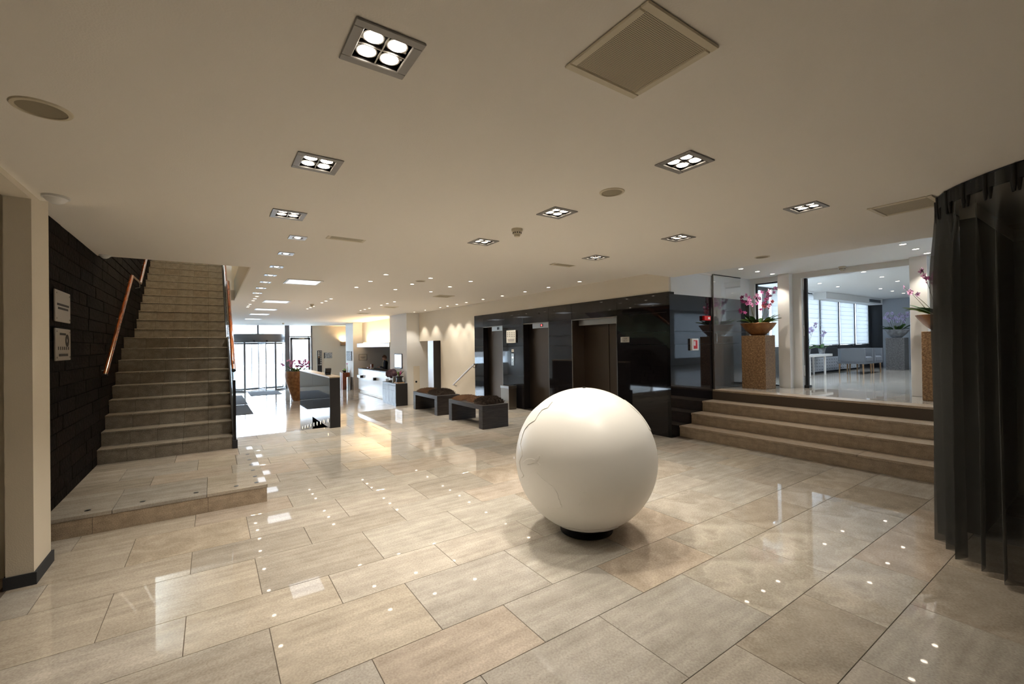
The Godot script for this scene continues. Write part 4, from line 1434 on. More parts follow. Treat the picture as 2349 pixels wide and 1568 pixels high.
func build_furniture() -> void:
	bench(V(4.26, 0, -7.25), "dark wooden bench closer to the globe, with three fur cushions")
	bench(V(4.28, 0, -9.34), "dark wooden bench closer to reception, with two fur cushions")
	pillow("flat tan fur cushion at the reception end of the bench closer to the globe", V(4.55, 0.455, -8.45), V(0.52, 0.075, 0.42), 0.06, M.fur_brown, 3)
	pillow("tan fur cushion in the middle of the bench closer to the globe", V(4.62, 0.455, -7.98), V(0.5, 0.08, 0.4), -0.08, M.fur_brown, 5)
	pillow("shaggy dark fur cushion at the lift end of the bench closer to the globe", V(4.57, 0.455, -7.52), V(0.52, 0.11, 0.4), 0.06, M.fur_dark, 8, 0.03)
	pillow("tan fur cushion on the bench closer to reception", V(4.56, 0.455, -10.42), V(0.5, 0.085, 0.56), 0.06, M.fur_brown, 11)
	pillow("shaggy dark fur cushion on the bench closer to reception", V(4.58, 0.455, -9.74), V(0.52, 0.1, 0.6), -0.06, M.fur_dark, 13, 0.03)
	# steel bin between the lifts
	var b := thing("litter_bin", "square steel litter bin standing between the two passenger lifts", "bin", V(6.07, 0, -9.42))
	part("body", bvm(V(0.008, 0.01, 0.008), V(0.242, 0.53, 0.372), 0.004), M.brushed_steel, b)
	part("lid", bvm(V(0, 0.52, 0), V(0.25, 0.585, 0.38), 0.005), M.steel, b)
	part("opening", bxm(V(0.05, 0.585, 0.08), V(0.2, 0.587, 0.3)), M.black_plastic, b)
	part("foot", bxm(V(0.02, 0, 0.02), V(0.23, 0.012, 0.36)), M.dark_metal, b)
	# granite parapet by the ramp
	var p := thing("ramp_parapet", "low black granite parapet with a beige stone top beside the ramp", "parapet", V(1.94, 0, -9.3))
	part("end_slab", bvm(V(0, 0.0, -0.02), V(0.2, 1.0, 0.0), 0.002), M.black_slate, p)
	part("core", bxm(V(0.02, -0.54, -3.6), V(0.18, 0.99, -0.02)), M.black_slate, p)
	for z in [[-1.8, -0.02], [-3.6, -1.803]]:
		part("granite_slab", bvm(V(0, -0.54, z[0]), V(0.02, 1.0, z[1]), 0.0015), M.black_granite, p)
		part("granite_slab", bvm(V(0.18, -0.54, z[0]), V(0.2, 1.0, z[1]), 0.0015), M.black_granite, p)
	part("end_slab", bxm(V(0.02, -0.54, -3.62), V(0.18, 1.0, -3.6)), M.black_granite, p)
	part("coping", bvm(V(-0.005, 1.0, -3.625), V(0.205, 1.03, 0.005), 0.003), M.step_stone, p)
	for i in 9:
		var y := 0.14 - 0.6 * i / 8.0
		var z := -0.14 - 3.05 * i / 8.0
		var r := MB.new()
		r.xf = Transform3D(Basis(Vector3.BACK, PI / 2), V(0.0, y, z))
		r.lathe([Vector2(0.03, 0.008), Vector2(0.032, 0.01), Vector2(0.045, 0.008), Vector2(0.047, 0.0)], 20)
		var q := part("marker_light", r.mesh(), M.steel, p)
		var d := MB.new()
		d.xf = Transform3D(Basis(Vector3.BACK, PI / 2), V(0.0, y, z))
		d.lathe([Vector2(0.031, 0.006), Vector2(0.0, 0.009)], 20)
		part("lens", d.mesh(), M.marker_glow, q)
		spot(p, V(-0.02, y, z), 0.05, 70.0, 1.0, 0.03, Color(1, 0.86, 0.62), V(-1, -0.001, 0))
	var cr := thing("card_reader", "small black card reader on a stand on top of the parapet", "card reader", V(2.04, 1.03, -9.95))
	part("stand", bvm(V(-0.05, 0, -0.06), V(0.05, 0.03, 0.06), 0.005), M.dark_metal, cr)
	var hd := MB.new()
	hd.xf = Transform3D(Basis(Vector3.RIGHT, 0.5), V(0, 0.03, 0))
	hd.bevel(V(-0.06, 0.0, -0.02), V(0.06, 0.12, 0.02), 0.006)
	part("reader", hd.mesh(), M.black_plastic, cr)
	# steel handrail on the cream wall
	var h := thing("wall_handrail", "slanting steel handrail on the cream wall beside the lobby steps", "handrail", V(6.35, 0, -11.25))
	part("rail", MB.new().tube([V(0, 1.06, 0), V(0, 0.36, -1.37)], 0.024, 0.024, 12).mesh(), M.steel, h)
	for k in [[1.03, -0.05], [0.41, -1.27]]:
		part("bracket", MB.new().tube([V(0, k[0], k[1]), V(0, k[0] - 0.07, k[1]), V(0.07, k[0] - 0.08, k[1])], 0.009, 0.009, 8).mesh(), M.dark_metal, h)
	# dark slab in the niche beside the steps down
	var n := thing("niche_pillar", "tall dark slab with a steel edge standing in the cream wall niche", "panel", V(6.15, YL, -14.12))
	part("slab", bvm(V(0.008, 0, 0), V(0.3, 2.335, 0.44), 0.002), M.black_slate, n)
	part("steel_face", bxm(V(0, 0.0, 0.0), V(0.008, 2.335, 0.44)), M.fixture_silver, n)
	var ht := thing("wall_hatch", "cream access hatch with a round black lock in the wall beside the niche", "hatch", V(6.17, YL, -15.5))
	part("panel", bvm(V(0, 0.2, 0), V(0.24, 1.42, 0.008), 0.002), M.wall_paint, ht)
	var lk := MB.new()
	lk.xf = Transform3D(Basis(Vector3.RIGHT, PI / 2), V(0.1, 0.84, 0.008))
	lk.lathe([Vector2(0.038, 0.0), Vector2(0.036, 0.008), Vector2(0.0, 0.01)], 20)
	part("lock", lk.mesh(), M.black_plastic, ht)

func build_curtain() -> void:
	# path on the floor, from behind the black partition round towards the back wall
	var c := Curve3D.new()
	for p in [[5.6, -0.98], [5.0, -0.98], [4.62, -0.9], [4.38, -0.7], [4.18, -0.42], [4.08, 0.0], [4.02, 0.6], [4.0, 1.6], [4.0, 3.0]]:
		c.add_point(V(p[0], 0, p[1]))
	for i in range(1, c.point_count - 1):
		var d: Vector3 = (c.get_point_position(i + 1) - c.get_point_position(i - 1)) * 0.16
		c.set_point_in(i, -d)
		c.set_point_out(i, d)
	var t := thing("curtain", "sheer dark grey curtain hanging in folds from a curved ceiling track", "curtain", V(0, 0, 0))
	var total := c.get_baked_length()
	var nu := 420
	var nv := 24
	var b := MB.new()
	for i in nu + 1:
		var s := total * i / nu
		var p := c.sample_baked(s)
		var q := c.sample_baked(minf(s + 0.02, total))
		var o := c.sample_baked(maxf(s - 0.02, 0.0))
		var d := (q - o).normalized()
		var side := d.cross(Vector3.UP)
		for j in nv + 1:
			var v := float(j) / nv
			var y := lerpf(0.025, 2.70, v)
			var wave := sin(s * TAU / 0.165 + 0.8 * sin(s * 5.0)) + 0.35 * sin(s * TAU / 0.37 + v * 1.5)
			var amp := lerpf(0.055, 0.02, smoothstep(0.75, 1.0, v))
			var pos := p + side * wave * amp + d * sin(s * TAU / 0.165 + 1.3) * amp * 0.4 + V(0, y, 0)
			b.v.append(pos)
			b.n.append(Vector3.ZERO)
			b.t.append(Vector2(s, v))
	for i in nu:
		for j in nv:
			var p := i * (nv + 1) + j
			b.ix.append_array([p, p + 1, p + nv + 1, p + 1, p + nv + 2, p + nv + 1])
	for i in nu + 1:
		for j in nv + 1:
			var a: Vector3 = b.v[mini(i + 1, nu) * (nv + 1) + j] - b.v[maxi(i - 1, 0) * (nv + 1) + j]
			var e: Vector3 = b.v[i * (nv + 1) + mini(j + 1, nv)] - b.v[i * (nv + 1) + maxi(j - 1, 0)]
			b.n[i * (nv + 1) + j] = a.cross(e).normalized()
	part("sheer_cloth", b.mesh(), M.sheer_curtain, t)
	# header tape and pinch pleats
	var tape := MB.new()
	var pts := []
	for i in 121:
		pts.append(c.sample_baked(total * i / 120.0))
	for i in 120:
		var d: Vector3 = (pts[i + 1] - pts[i]).normalized()
		var side := d.cross(Vector3.UP) * 0.012
		for s in [-1.0, 1.0]:
			tape.quad(pts[i] + side * s + V(0, 2.615, 0), pts[i + 1] + side * s + V(0, 2.615, 0), pts[i + 1] + side * s + V(0, 2.705, 0), pts[i] + side * s + V(0, 2.705, 0))
	part("header_tape", tape.mesh(), M.curtain_tape, t)
	var s := 0.1
	while s < total - 0.05:
		var p := c.sample_baked(s)
		var d := (c.sample_baked(s + 0.01) - c.sample_baked(s - 0.01)).normalized()
		var pl := MB.new()
		pl.xf = Transform3D(Basis(d, Vector3.UP, d.cross(Vector3.UP)), p)
		for k in [-1, 0, 1]:
			pl.lathe([Vector2(0.006, 2.54), Vector2(0.013, 2.6), Vector2(0.015, 2.71)], 10, V(k * 0.017, 0, 0.012 * (1 - absi(k))))
		part("pleat", pl.mesh(), M.curtain_tape, t)
		s += 0.165
	var tr := []
	for i in 61:
		tr.append(c.sample_baked(total * i / 60.0) + V(0, 2.712, 0))
	part("track", MB.new().tube(tr, 0.008, 0.008, 6).mesh(), M.dark_metal, t)

func build_landing_things() -> void:
	plinth(V(8.3, YP, -4.415), V(0.375, 0.99, 0.435), M.plinth_brown, "brown strand-textured plinth beside the black return")
	plinth(V(8.365, YP, -1.87), V(0.375, 0.985, 0.435), M.plinth_brown, "brown strand-textured plinth half hidden by the curtain")
	plinth(V(16.2, YP, -4.4), V(0.4, 0.925, 0.42), M.plinth_cool_lit, "strand plinth coloured grey for the cool light, against the lounge end wall")

func plinth(at: Vector3, s: Vector3, m: Material, label: String) -> void:
	var t := thing("plinth", label, "plinth", at)
	part("block", bvm(V(0, 0, 0), s, 0.006), m, t)

func tub_chair(at: Vector3, label: String) -> void:
	var t := thing("tub_chair", label, "chair", at, "grey tub chairs in the lounge")
	var o := PackedVector2Array()
	var r := 0.31
	# a U that opens towards +z
	var outer := [Vector2(-r, 0.3), Vector2(-r, -0.2), Vector2(-r + 0.08, -0.3), Vector2(r - 0.08, -0.3), Vector2(r, -0.2), Vector2(r, 0.3)]
	var inner := [Vector2(r - 0.08, 0.3), Vector2(r - 0.08, -0.14), Vector2(r - 0.14, -0.2), Vector2(-r + 0.14, -0.2), Vector2(-r + 0.08, -0.14), Vector2(-r + 0.08, 0.3)]
	for p in outer + inner:
		o.append(p)
	part("shell", MB.new().prism(o, 0.3, 0.655, 1).mesh(), M.grey_fabric, t)
	part("seat", bvm(V(-0.225, 0.3, -0.19), V(0.225, 0.45, 0.31), 0.03), M.grey_fabric, t)
	part("apron", bvm(V(-0.31, 0.26, -0.3), V(0.31, 0.32, 0.3), 0.01), M.grey_fabric, t)
	for sx in [-1.0, 1.0]:
		for sz in [-1.0, 1.0]:
			part("leg", MB.new().tube([V(sx * 0.27, 0.0, sz * 0.26), V(sx * 0.26, 0.27, sz * 0.25)], 0.014, 0.022, 4).mesh(), M.pale_wood, t)

func build_lounge_things() -> void:
	tub_chair(V(13.92, YP, -4.42), "grey fabric tub chair beside the low white table")
	tub_chair(V(14.62, YP, -4.42), "grey fabric tub chair beside the lounge plinth")
	var d := thing("side_table", "low white side table under the lounge blinds", "table", V(11.3, YP, -5.02))
	part("table_top", bvm(V(0, 0.47, 0), V(2.0, 0.53, 0.32), 0.004), M.gloss_white, d)
	for x in [0.7, 1.58]:
		for z in [0.03, 0.29]:
			part("leg", bvm(V(x, 0, z - 0.02), V(x + 0.035, 0.47, z + 0.02), 0.003), M.gloss_white, d)
	var rd := thing("radiator", "grey perforated radiator cover under the lounge windows", "radiator", V(12.3, YP, -5.09))
	part("cover", bvm(V(0, 0.05, 0), V(3.9, 0.42, 0.06), 0.004), M.lounge_wall, rd)
	var slot := bxm(V(-0.035, -0.006, 0), V(0.035, 0.006, 0.002))
	for j in 4:
		for i in 24:
			part("slot", slot, M.charcoal_paint, rd, V(0.12 + i * 0.16, 0.1 + j * 0.085, 0.06))
	# roman blinds: pale cloth with ribs
	var spans := [[10.9, 12.6], [12.68, 13.55], [13.64, 14.79], [14.91, 15.96], [16.1, 17.15]]
	for i in 5:
		var x0: float = spans[i][0]
		var x1: float = spans[i][1]
		var t := thing("roman_blind", "pale cloth roman blind, %s from the grey end wall of the lounge" % NTH[4 - i], "blind", V((x0 + x1) / 2, 1.49, -5.075), "roman blinds along the lounge windows")
		var w := (x1 - x0) / 2
		var cl := MB.new()
		cl.quad(V(-w, 0, 0), V(w, 0, 0), V(w, 1.34, 0), V(-w, 1.34, 0))
		part("cloth", cl.mesh(), M.blind_cloth, t)
		for k in 11:
			part("rib", bxm(V(-w, 0.1 + k * 0.122, 0.0), V(w, 0.106 + k * 0.122, 0.006)), M.blind_cloth, t)
		part("bottom_bar", bvm(V(-w, -0.01, -0.008), V(w, 0.012, 0.008), 0.003), M.white_plastic, t)
const LANDS := [
	[[-0.991, -0.01, 0.133], [-0.971, -0.066, 0.228], [-0.944, -0.109, 0.311], [-0.91, -0.156, 0.384], [-0.881, -0.227, 0.415], [-0.856, -0.304, 0.418], [-0.808, -0.418, 0.416], [-0.829, -0.454, 0.326], [-0.86, -0.47, 0.199], [-0.886, -0.459, 0.061], [-0.91, -0.411, -0.06], [-0.961, -0.266, -0.079], [-0.991, -0.129, -0.048], [-0.998, -0.036, 0.047]],
	[[-0.745, -0.136, 0.653], [-0.703, -0.174, 0.69], [-0.669, -0.157, 0.726], [-0.68, -0.235, 0.695], [-0.681, -0.349, 0.643], [-0.7, -0.36, 0.617], [-0.706, -0.253, 0.661], [-0.727, -0.176, 0.664]],
	[[-0.544, 0.837, -0.057], [-0.64, 0.767, -0.042], [-0.673, 0.728, -0.13], [-0.731, 0.669, -0.136], [-0.792, 0.595, -0.138], [-0.808, 0.533, -0.251], [-0.834, 0.444, -0.327], [-0.91, 0.259, -0.325], [-0.89, 0.227, -0.396], [-0.762, 0.352, -0.543], [-0.706, 0.484, -0.516], [-0.567, 0.619, -0.544], [-0.541, 0.751, -0.379], [-0.502, 0.828, -0.251]],
	[[-0.986, 0.057, -0.155], [-0.991, 0.109, -0.081], [-0.99, 0.138, 0.01], [-0.984, 0.148, 0.102], [-0.968, 0.201, 0.152], [-0.962, 0.209, 0.179], [-0.973, 0.157, 0.168], [-0.983, 0.131, 0.126], [-0.975, 0.1, 0.2], [-0.978, 0.084, 0.192], [-0.989, 0.105, 0.108], [-0.998, 0.05, -0.047]],
	[[-0.874, 0.292, -0.387], [-0.952, 0.202, -0.232], [-0.971, 0.131, -0.202], [-0.959, 0.034, -0.28], [-0.965, -0.056, -0.255], [-0.98, -0.125, -0.155], [-0.95, -0.186, -0.252], [-0.925, -0.133, -0.354], [-0.937, 0.016, -0.348], [-0.914, 0.17, -0.369]],
	[[0.443, 0.822, 0.358], [0.541, 0.675, 0.502], [0.597, 0.529, 0.603], [0.622, 0.413, 0.665], [0.486, 0.454, 0.747], [0.472, 0.624, 0.623], [0.357, 0.756, 0.549]],
	[[-0.556, -0.823, 0.115], [-0.552, -0.779, 0.298], [-0.446, -0.798, 0.406], [-0.349, -0.778, 0.523], [-0.217, -0.769, 0.601], [-0.076, -0.753, 0.654], [0.051, -0.829, 0.556], [-0.034, -0.871, 0.489], [-0.292, -0.837, 0.464], [-0.399, -0.854, 0.334], [-0.475, -0.859, 0.188]]]

# ---------------------------------------------------------------- reception and entrance
func build_reception() -> void:
	var c := thing("reception_desk", "long white reception desk with a dark top under the lit canopy", "desk", V(5.97, YL, -19.8))
	part("front", bvm(V(0, 0.1, -2.38), V(0.04, 1.09, 2.42), 0.003), M.gloss_white, c)
	part("end_panel", bvm(V(0.04, 0.1, -2.38), V(0.6, 1.09, -2.34), 0.003), M.brown_wood, c)
	part("toe_kick", bxm(V(0.06, 0, -2.36), V(0.55, 0.1, 2.42)), M.brushed_steel, c)
	part("counter_top", bvm(V(-0.02, 1.09, -2.4), V(0.62, 1.13, 2.42), 0.004), M.wenge, c)
	for z in [-2.1, -0.05]:
		part("bag_ledge", bvm(V(-0.14, 0.68, z), V(0.0, 0.81, z + 0.52), 0.004), M.gloss_white, c)
		part("ledge_end", bxm(V(-0.135, 0.685, z + 0.52), V(0.0, 0.805, z + 0.524)), M.black_plastic, c)
	var cn := thing("reception_canopy", "pale canopy beam spanning above the reception desk", "canopy", V(5.9, 1.6, -19.75))
	part("beam", bvm(V(0, 0, -2.38), V(0.1, 0.19, 2.39), 0.003), M.gloss_white, cn)
	part("shelf", bxm(V(0.1, 0, -2.38), V(0.459, 0.06, 2.39)), M.white_paint, cn)
	# office fittings behind the desk
	var od := thing("office_door", "glazed dark framed office door with two pinned sheets", "door", V(8.09, YL, -21.6))
	part("frame", MB.new().box(V(-0.03, 0, 0), V(0, 2.2, 0.06)).box(V(-0.03, 0, 0.84), V(0, 2.2, 0.9)).box(V(-0.03, 2.14, 0), V(0, 2.2, 0.9)).mesh(), M.black_plastic, od)
	part("leaf", bxm(V(-0.015, 0, 0.06), V(-0.005, 2.14, 0.84)), M.lounge_wall, od)
	for y in [1.2, 1.55]:
		part("sheet", bxm(V(-0.019, y, 0.3), V(-0.016, y + 0.28, 0.55)), M.paper, od)
	for z in [-20.3, -19.1, -18.2]:
		structure("trim_2", bxm(V(8.08, YL, z), V(8.1, 2.3, z + 0.03)), M.lounge_wall)
	for p in [[6.35, -21.6, "small brown wooden box on the far end of the reception desk", M.brown_wood, V(0.18, 0.05, 0.28)], [6.35, -21.2, "amber wooden leaflet holder on the reception desk", M.brown_wood, V(0.1, 0.2, 0.14)], [6.25, -20.9, "white leaflet stack on the reception desk", M.paper, V(0.16, 0.04, 0.2)]]:
		var s: Vector3 = p[4]
		solo("desk_item", bvm(V(-s.x / 2, 0, -s.z / 2), V(s.x / 2, s.y, s.z / 2), 0.004), p[3], p[2], "desk item", V(p[0], YL + 1.13, p[1]))
	var pl := thing("wall_plaque", "framed pale plaque on the wall at the far end of the desk", "sign", V(6.375, 1.09, -22.8))
	part("frame", MB.new().box(V(-0.205, -0.16, 0), V(0.205, -0.14, 0.025)).box(V(-0.205, 0.14, 0), V(0.205, 0.16, 0.025)).box(V(-0.205, -0.14, 0), V(-0.185, 0.14, 0.025)).box(V(0.185, -0.14, 0), V(0.205, 0.14, 0.025)).mesh(), M.steel, pl)
	part("board", bxm(V(-0.185, -0.14, 0), V(0.185, 0.14, 0.015)), M.paper, pl)
	for k in 2:
		part("lettering", bxm(V(-0.13 + k * 0.05, 0.0 - k * 0.05, 0.015), V(0.13 - k * 0.05, 0.018 - k * 0.05, 0.0165)), M.sign_grey, pl)
	# notice screen on the white wall
	var sc := thing("notice_screen", "lit white notice screen on the white wall above the cabinet", "screen", V(5.925, 1.055, -16.36))
	part("bezel", bvm(V(-0.03, -0.28, -0.4), V(0, 0.28, 0.4), 0.004), M.dark_metal, sc)
	part("screen", bxm(V(-0.033, -0.235, -0.37), V(-0.03, 0.245, 0.37)), M.screen_glow, sc)
	for k in 5:
		part("lettering", bxm(V(-0.0345, 0.13 - k * 0.07, -0.2 + 0.02 * (k % 2)), V(-0.033, 0.14 - k * 0.07, 0.2 - 0.05 * (k % 3))), M.sign_grey, sc)
	# cabinet
	var cb := thing("reception_cabinet", "low grey cabinet with a black end standing under the notice screen", "cabinet", V(5.47, YL, -16.95))
	part("body", bvm(V(0.012, 0.0, 0), V(0.44, 0.8, 1.49), 0.003), M.cabinet_grey, cb)
	part("end_panel", bvm(V(0.0, 0.0, 1.49), V(0.44, 0.81, 1.51), 0.003), M.black_slate, cb)
	part("top", bvm(V(0.0, 0.8, 0), V(0.44, 0.815, 1.51), 0.003), M.cabinet_grey, cb)
	for k in 2:
		var z0 := 0.01 + k * 0.74
		for q in 2:
			part("door", bvm(V(-0.002, 0.1, z0 + q * 0.365), V(0.012, 0.55, z0 + q * 0.365 + 0.36), 0.002), M.cabinet_grey, cb)
			part("drawer", bvm(V(-0.002, 0.555, z0 + q * 0.365), V(0.012, 0.715, z0 + q * 0.365 + 0.36), 0.002), M.cabinet_grey, cb)
		part("grip", bxm(V(0.004, 0.722, z0 + 0.01), V(0.014, 0.755, z0 + 0.72)), M.black_plastic, cb)
	# what stands on the cabinet
	var top := YL + 0.815
	var gv := thing("hydrangea_vase", "round glass vase of dark dried hydrangeas on the grey cabinet", "vase", V(5.68, top, -16.5))
	part("vase", MB.new().lathe([Vector2(0.0, 0.0), Vector2(0.1, 0.0), Vector2(0.16, 0.06), Vector2(0.17, 0.12), Vector2(0.13, 0.18)], 28).mesh(), M.glass, gv)
	part("pebbles", MB.new().lathe([Vector2(0.0, 0.005), Vector2(0.09, 0.006), Vector2(0.14, 0.05), Vector2(0.0, 0.055)], 20).mesh(), M.bronze, gv)
	for p in [[0.0, 0.28, -0.3, 0.13], [0.0, 0.32, -0.06, 0.15], [-0.03, 0.27, 0.14, 0.12], [0.05, 0.36, 0.05, 0.13]]:
		part("flower_head", clump(p[3], int(p[2] * 100) + 77), M.hydrangea, gv, V(p[0], p[1], p[2]))
	var hv := thing("flower_cylinder", "tall smoked glass cylinder with a single dark bloom on the grey cabinet", "vase", V(5.62, top, -16.02))
	part("cylinder", MB.new().lathe([Vector2(0.0, 0.0), Vector2(0.08, 0.0), Vector2(0.05, 0.26)], 24).mesh(), M.brushed_steel, hv)
	part("flower_head", clump(0.11, 5), M.hydrangea, hv, V(0, 0.33, 0))
	var tr := thing("wooden_tray", "amber wooden tray under the black pot on the grey cabinet", "tray", V(5.68, top, -15.66))
	part("board", bvm(V(-0.13, 0, -0.19), V(0.13, 0.035, 0.19), 0.004), M.pale_wood, tr)
	var bp := thing("black_pot", "flared black pot with a red-leaved spiky plant on the wooden tray", "potted plant", V(5.68, top + 0.035, -15.66))
	part("pot", MB.new().lathe([Vector2(0.0, 0.0), Vector2(0.13, 0.0), Vector2(0.12, 0.03), Vector2(0.1, 0.12), Vector2(0.11, 0.17), Vector2(0.16, 0.2), Vector2(0.16, 0.215), Vector2(0.1, 0.21)], 28).mesh(), M.black_plastic, bp)
	rng.seed = 5
	for k in 9:
		var a := TAU * k / 9 + rng.randf() * 0.4
		part("leaf", leaf_mesh(0.22 + rng.randf() * 0.1, 0.05, 0.15, 1.25), [M.leaf_dark, M.petal_magenta, M.leaf_lime][k % 3], bp, V(0, 0.2, 0), a)
	solo("white_cup", MB.new().lathe([Vector2(0.0, 0.0), Vector2(0.05, 0.0), Vector2(0.06, 0.1), Vector2(0.055, 0.1), Vector2(0.045, 0.01)], 24).mesh(), M.white_plastic, "small white cup at the reception end of the grey cabinet", "cup", V(5.62, top, -16.83))
	# far end: side table, bin, signs
	var t := thing("wooden_side_table", "tall brown wooden block table against the white pier", "table", V(5.5, YL, -23.85))
	part("block", bvm(V(0, 0, 0), V(0.34, 0.86, 0.5), 0.004), M.brown_wood, t)
	part("steel_front", bxm(V(-0.012, 0, -0.02), V(0.0, 0.87, 0.16)), M.brushed_steel, t)
	solo("table_bowl", MB.new().lathe([Vector2(0.0, 0.0), Vector2(0.05, 0.0), Vector2(0.14, 0.1), Vector2(0.13, 0.1), Vector2(0.04, 0.015)], 24).mesh(), M.black_plastic, "small black bowl on the wooden side table", "bowl", V(5.68, YL + 0.861, -23.68))
	solo("lime_moss_ball", clump(0.08, 12), M.leaf_lime, "ball of lime green moss in the small black bowl", "moss ball", V(5.68, YL + 0.976, -23.68))
	var bo := thing("flower_bottle", "clear bottle with one pink bloom on the wooden side table", "vase", V(5.74, YL + 0.861, -23.42))
	part("bottle", MB.new().lathe([Vector2(0.0, 0.0), Vector2(0.05, 0.0), Vector2(0.05, 0.25), Vector2(0.02, 0.35), Vector2(0.02, 0.42)], 20).mesh(), M.white_plastic, bo)
	part("bloom", flower_mesh(0.05, "petal_pale"), null, bo, V(0, 0.45, 0))
	var bn := thing("round_bin", "round brushed steel bin before the white pier", "bin", V(5.74, YL, -22.95))
	part("body", MB.new().lathe([Vector2(0.0, 0.0), Vector2(0.14, 0.0), Vector2(0.14, 0.63), Vector2(0.135, 0.645)], 32).mesh(), M.steel, bn)
	part("lid", MB.new().lathe([Vector2(0.135, 0.645), Vector2(0.1, 0.66), Vector2(0.0, 0.665)], 32).mesh(), M.brushed_steel, bn)
	var ts := thing("totem_sign", "tall black sign with white lines of upright lettering on the entrance wall", "sign", V(5.02, 0.85, -26.6))
	part("panel", bvm(V(-0.12, -0.66, 0), V(0.12, 0.6, 0.06), 0.004), M.black_plastic, ts)
	part("edge", bxm(V(-0.145, -0.66, 0), V(-0.12, 0.6, 0.07)), M.white_plastic, ts)
	for k in 7:
		part("lettering", bxm(V(0.05, 0.48 - k * 0.12, 0.06), V(0.09, 0.57 - k * 0.12, 0.062)), M.paper, ts)
	for k in 4:
		part("lettering", bxm(V(-0.07, 0.48 - k * 0.1, 0.06), V(-0.005, 0.56 - k * 0.1, 0.062)), M.paper if k < 3 else M.pale_wood, ts)
	part("lettering", bxm(V(-0.09, -0.22, 0.06), V(0.09, -0.2, 0.062)), M.paper, ts)
	var ar := thing("wall_picture", "wide grey townscape picture with a black edge on the entrance wall", "picture", V(5.5, 1.16, -26.6))
	part("canvas", bvm(V(-0.2, -0.16, 0), V(0.2, 0.16, 0.03), 0.003), M.sketch, ar)
	part("edge", bxm(V(-0.24, -0.16, 0), V(-0.2, 0.16, 0.03)), M.black_plastic, ar)
	var pc := thing("framed_picture", "black and white picture in a dark frame on the white pier", "picture", V(5.9, 1.16, -23.55))
	part("frame", bvm(V(-0.03, -0.24, -0.5), V(0, 0.24, 0.5), 0.004), M.black_plastic, pc)
	part("print", bxm(V(-0.033, -0.2, -0.45), V(-0.03, 0.2, 0.42)), M.sketch_dark, pc)
	var wl := thing("wall_uplight", "wooden box wall lamp throwing warm light up the entrance wall", "wall lamp", V(6.3, 1.72, -26.6))
	part("box", MB.new().box(V(-0.15, 0, 0.0), V(0.15, 0.2, 0.02)).box(V(-0.15, 0, 0.2), V(0.15, 0.2, 0.22)).box(V(-0.15, 0, 0.02), V(-0.13, 0.2, 0.2)).box(V(0.13, 0, 0.02), V(0.15, 0.2, 0.2)).box(V(-0.15, 0, 0.0), V(0.15, 0.02, 0.22)).mesh(), M.pale_wood, wl)
	part("bulb", bxm(V(-0.1, 0.12, 0.06), V(0.1, 0.14, 0.16)), M.cove_glow, wl)
	spot(wl, V(0, 0.17, 0.11), 2.0, 70.0, 1.0, 0.06, Color(1, 0.84, 0.62), V(0, 1, 0.001))
	# mats
	solo("door_mat", bvm(V(-0.65, 0, -1.05), V(0.65, 0.012, 1.05), 0.004), M.mat_fibre, "grey entrance mat in front of the revolving door", "mat", V(2.1, YL, -24.25))
	solo("floor_mat", bvm(V(-0.85, 0, -1.95), V(0.85, 0.012, 1.95), 0.004), M.mat_fibre, "dark lobby mat closer to the revolving door", "mat", V(0.3, YL, -21.95))
	solo("floor_mat", bvm(V(-0.85, 0, -1.45), V(0.85, 0.012, 1.45), 0.004), M.mat_fibre, "dark lobby mat closer to the ramp", "mat", V(0.28, YL, -18.3))
	build_revolving_door()

func clump(r: float, sd: int) -> ArrayMesh:
	var f := FastNoiseLite.new()
	f.seed = sd
	f.frequency = 3.0 / r * 0.5
	var b := MB.new()
	var nu := 28
	var nv := 18
	for j in nv + 1:
		for i in nu + 1:
			var a := TAU * i / nu
			var e := PI * j / nv
			var d := V(sin(e) * cos(a), cos(e), sin(e) * sin(a))
			b.put(d * r * (1.0 + 0.22 * f.get_noise_3dv(d * r)), d)
	for j in nv:
		for i in nu:
			var p := j * (nu + 1) + i
			b.ix.append_array([p, p + nu + 1, p + 1, p + 1, p + nu + 1, p + nu + 2])
	return b.mesh()

func arc_wall(b: MB, r0: float, r1: float, y0: float, y1: float, a0: float, a1: float, seg: int) -> void:
	var pts := []
	b.lathe([Vector2(r1, y0), Vector2(r1, y1)], seg, Vector3.ZERO, a0, a1)
	b.lathe([Vector2(r0, y1), Vector2(r0, y0)], seg, Vector3.ZERO, a0, a1)
	b.lathe([Vector2(r1, y1), Vector2(r0, y1)], seg, Vector3.ZERO, a0, a1)
	b.lathe([Vector2(r0, y0), Vector2(r1, y0)], seg, Vector3.ZERO, a0, a1)

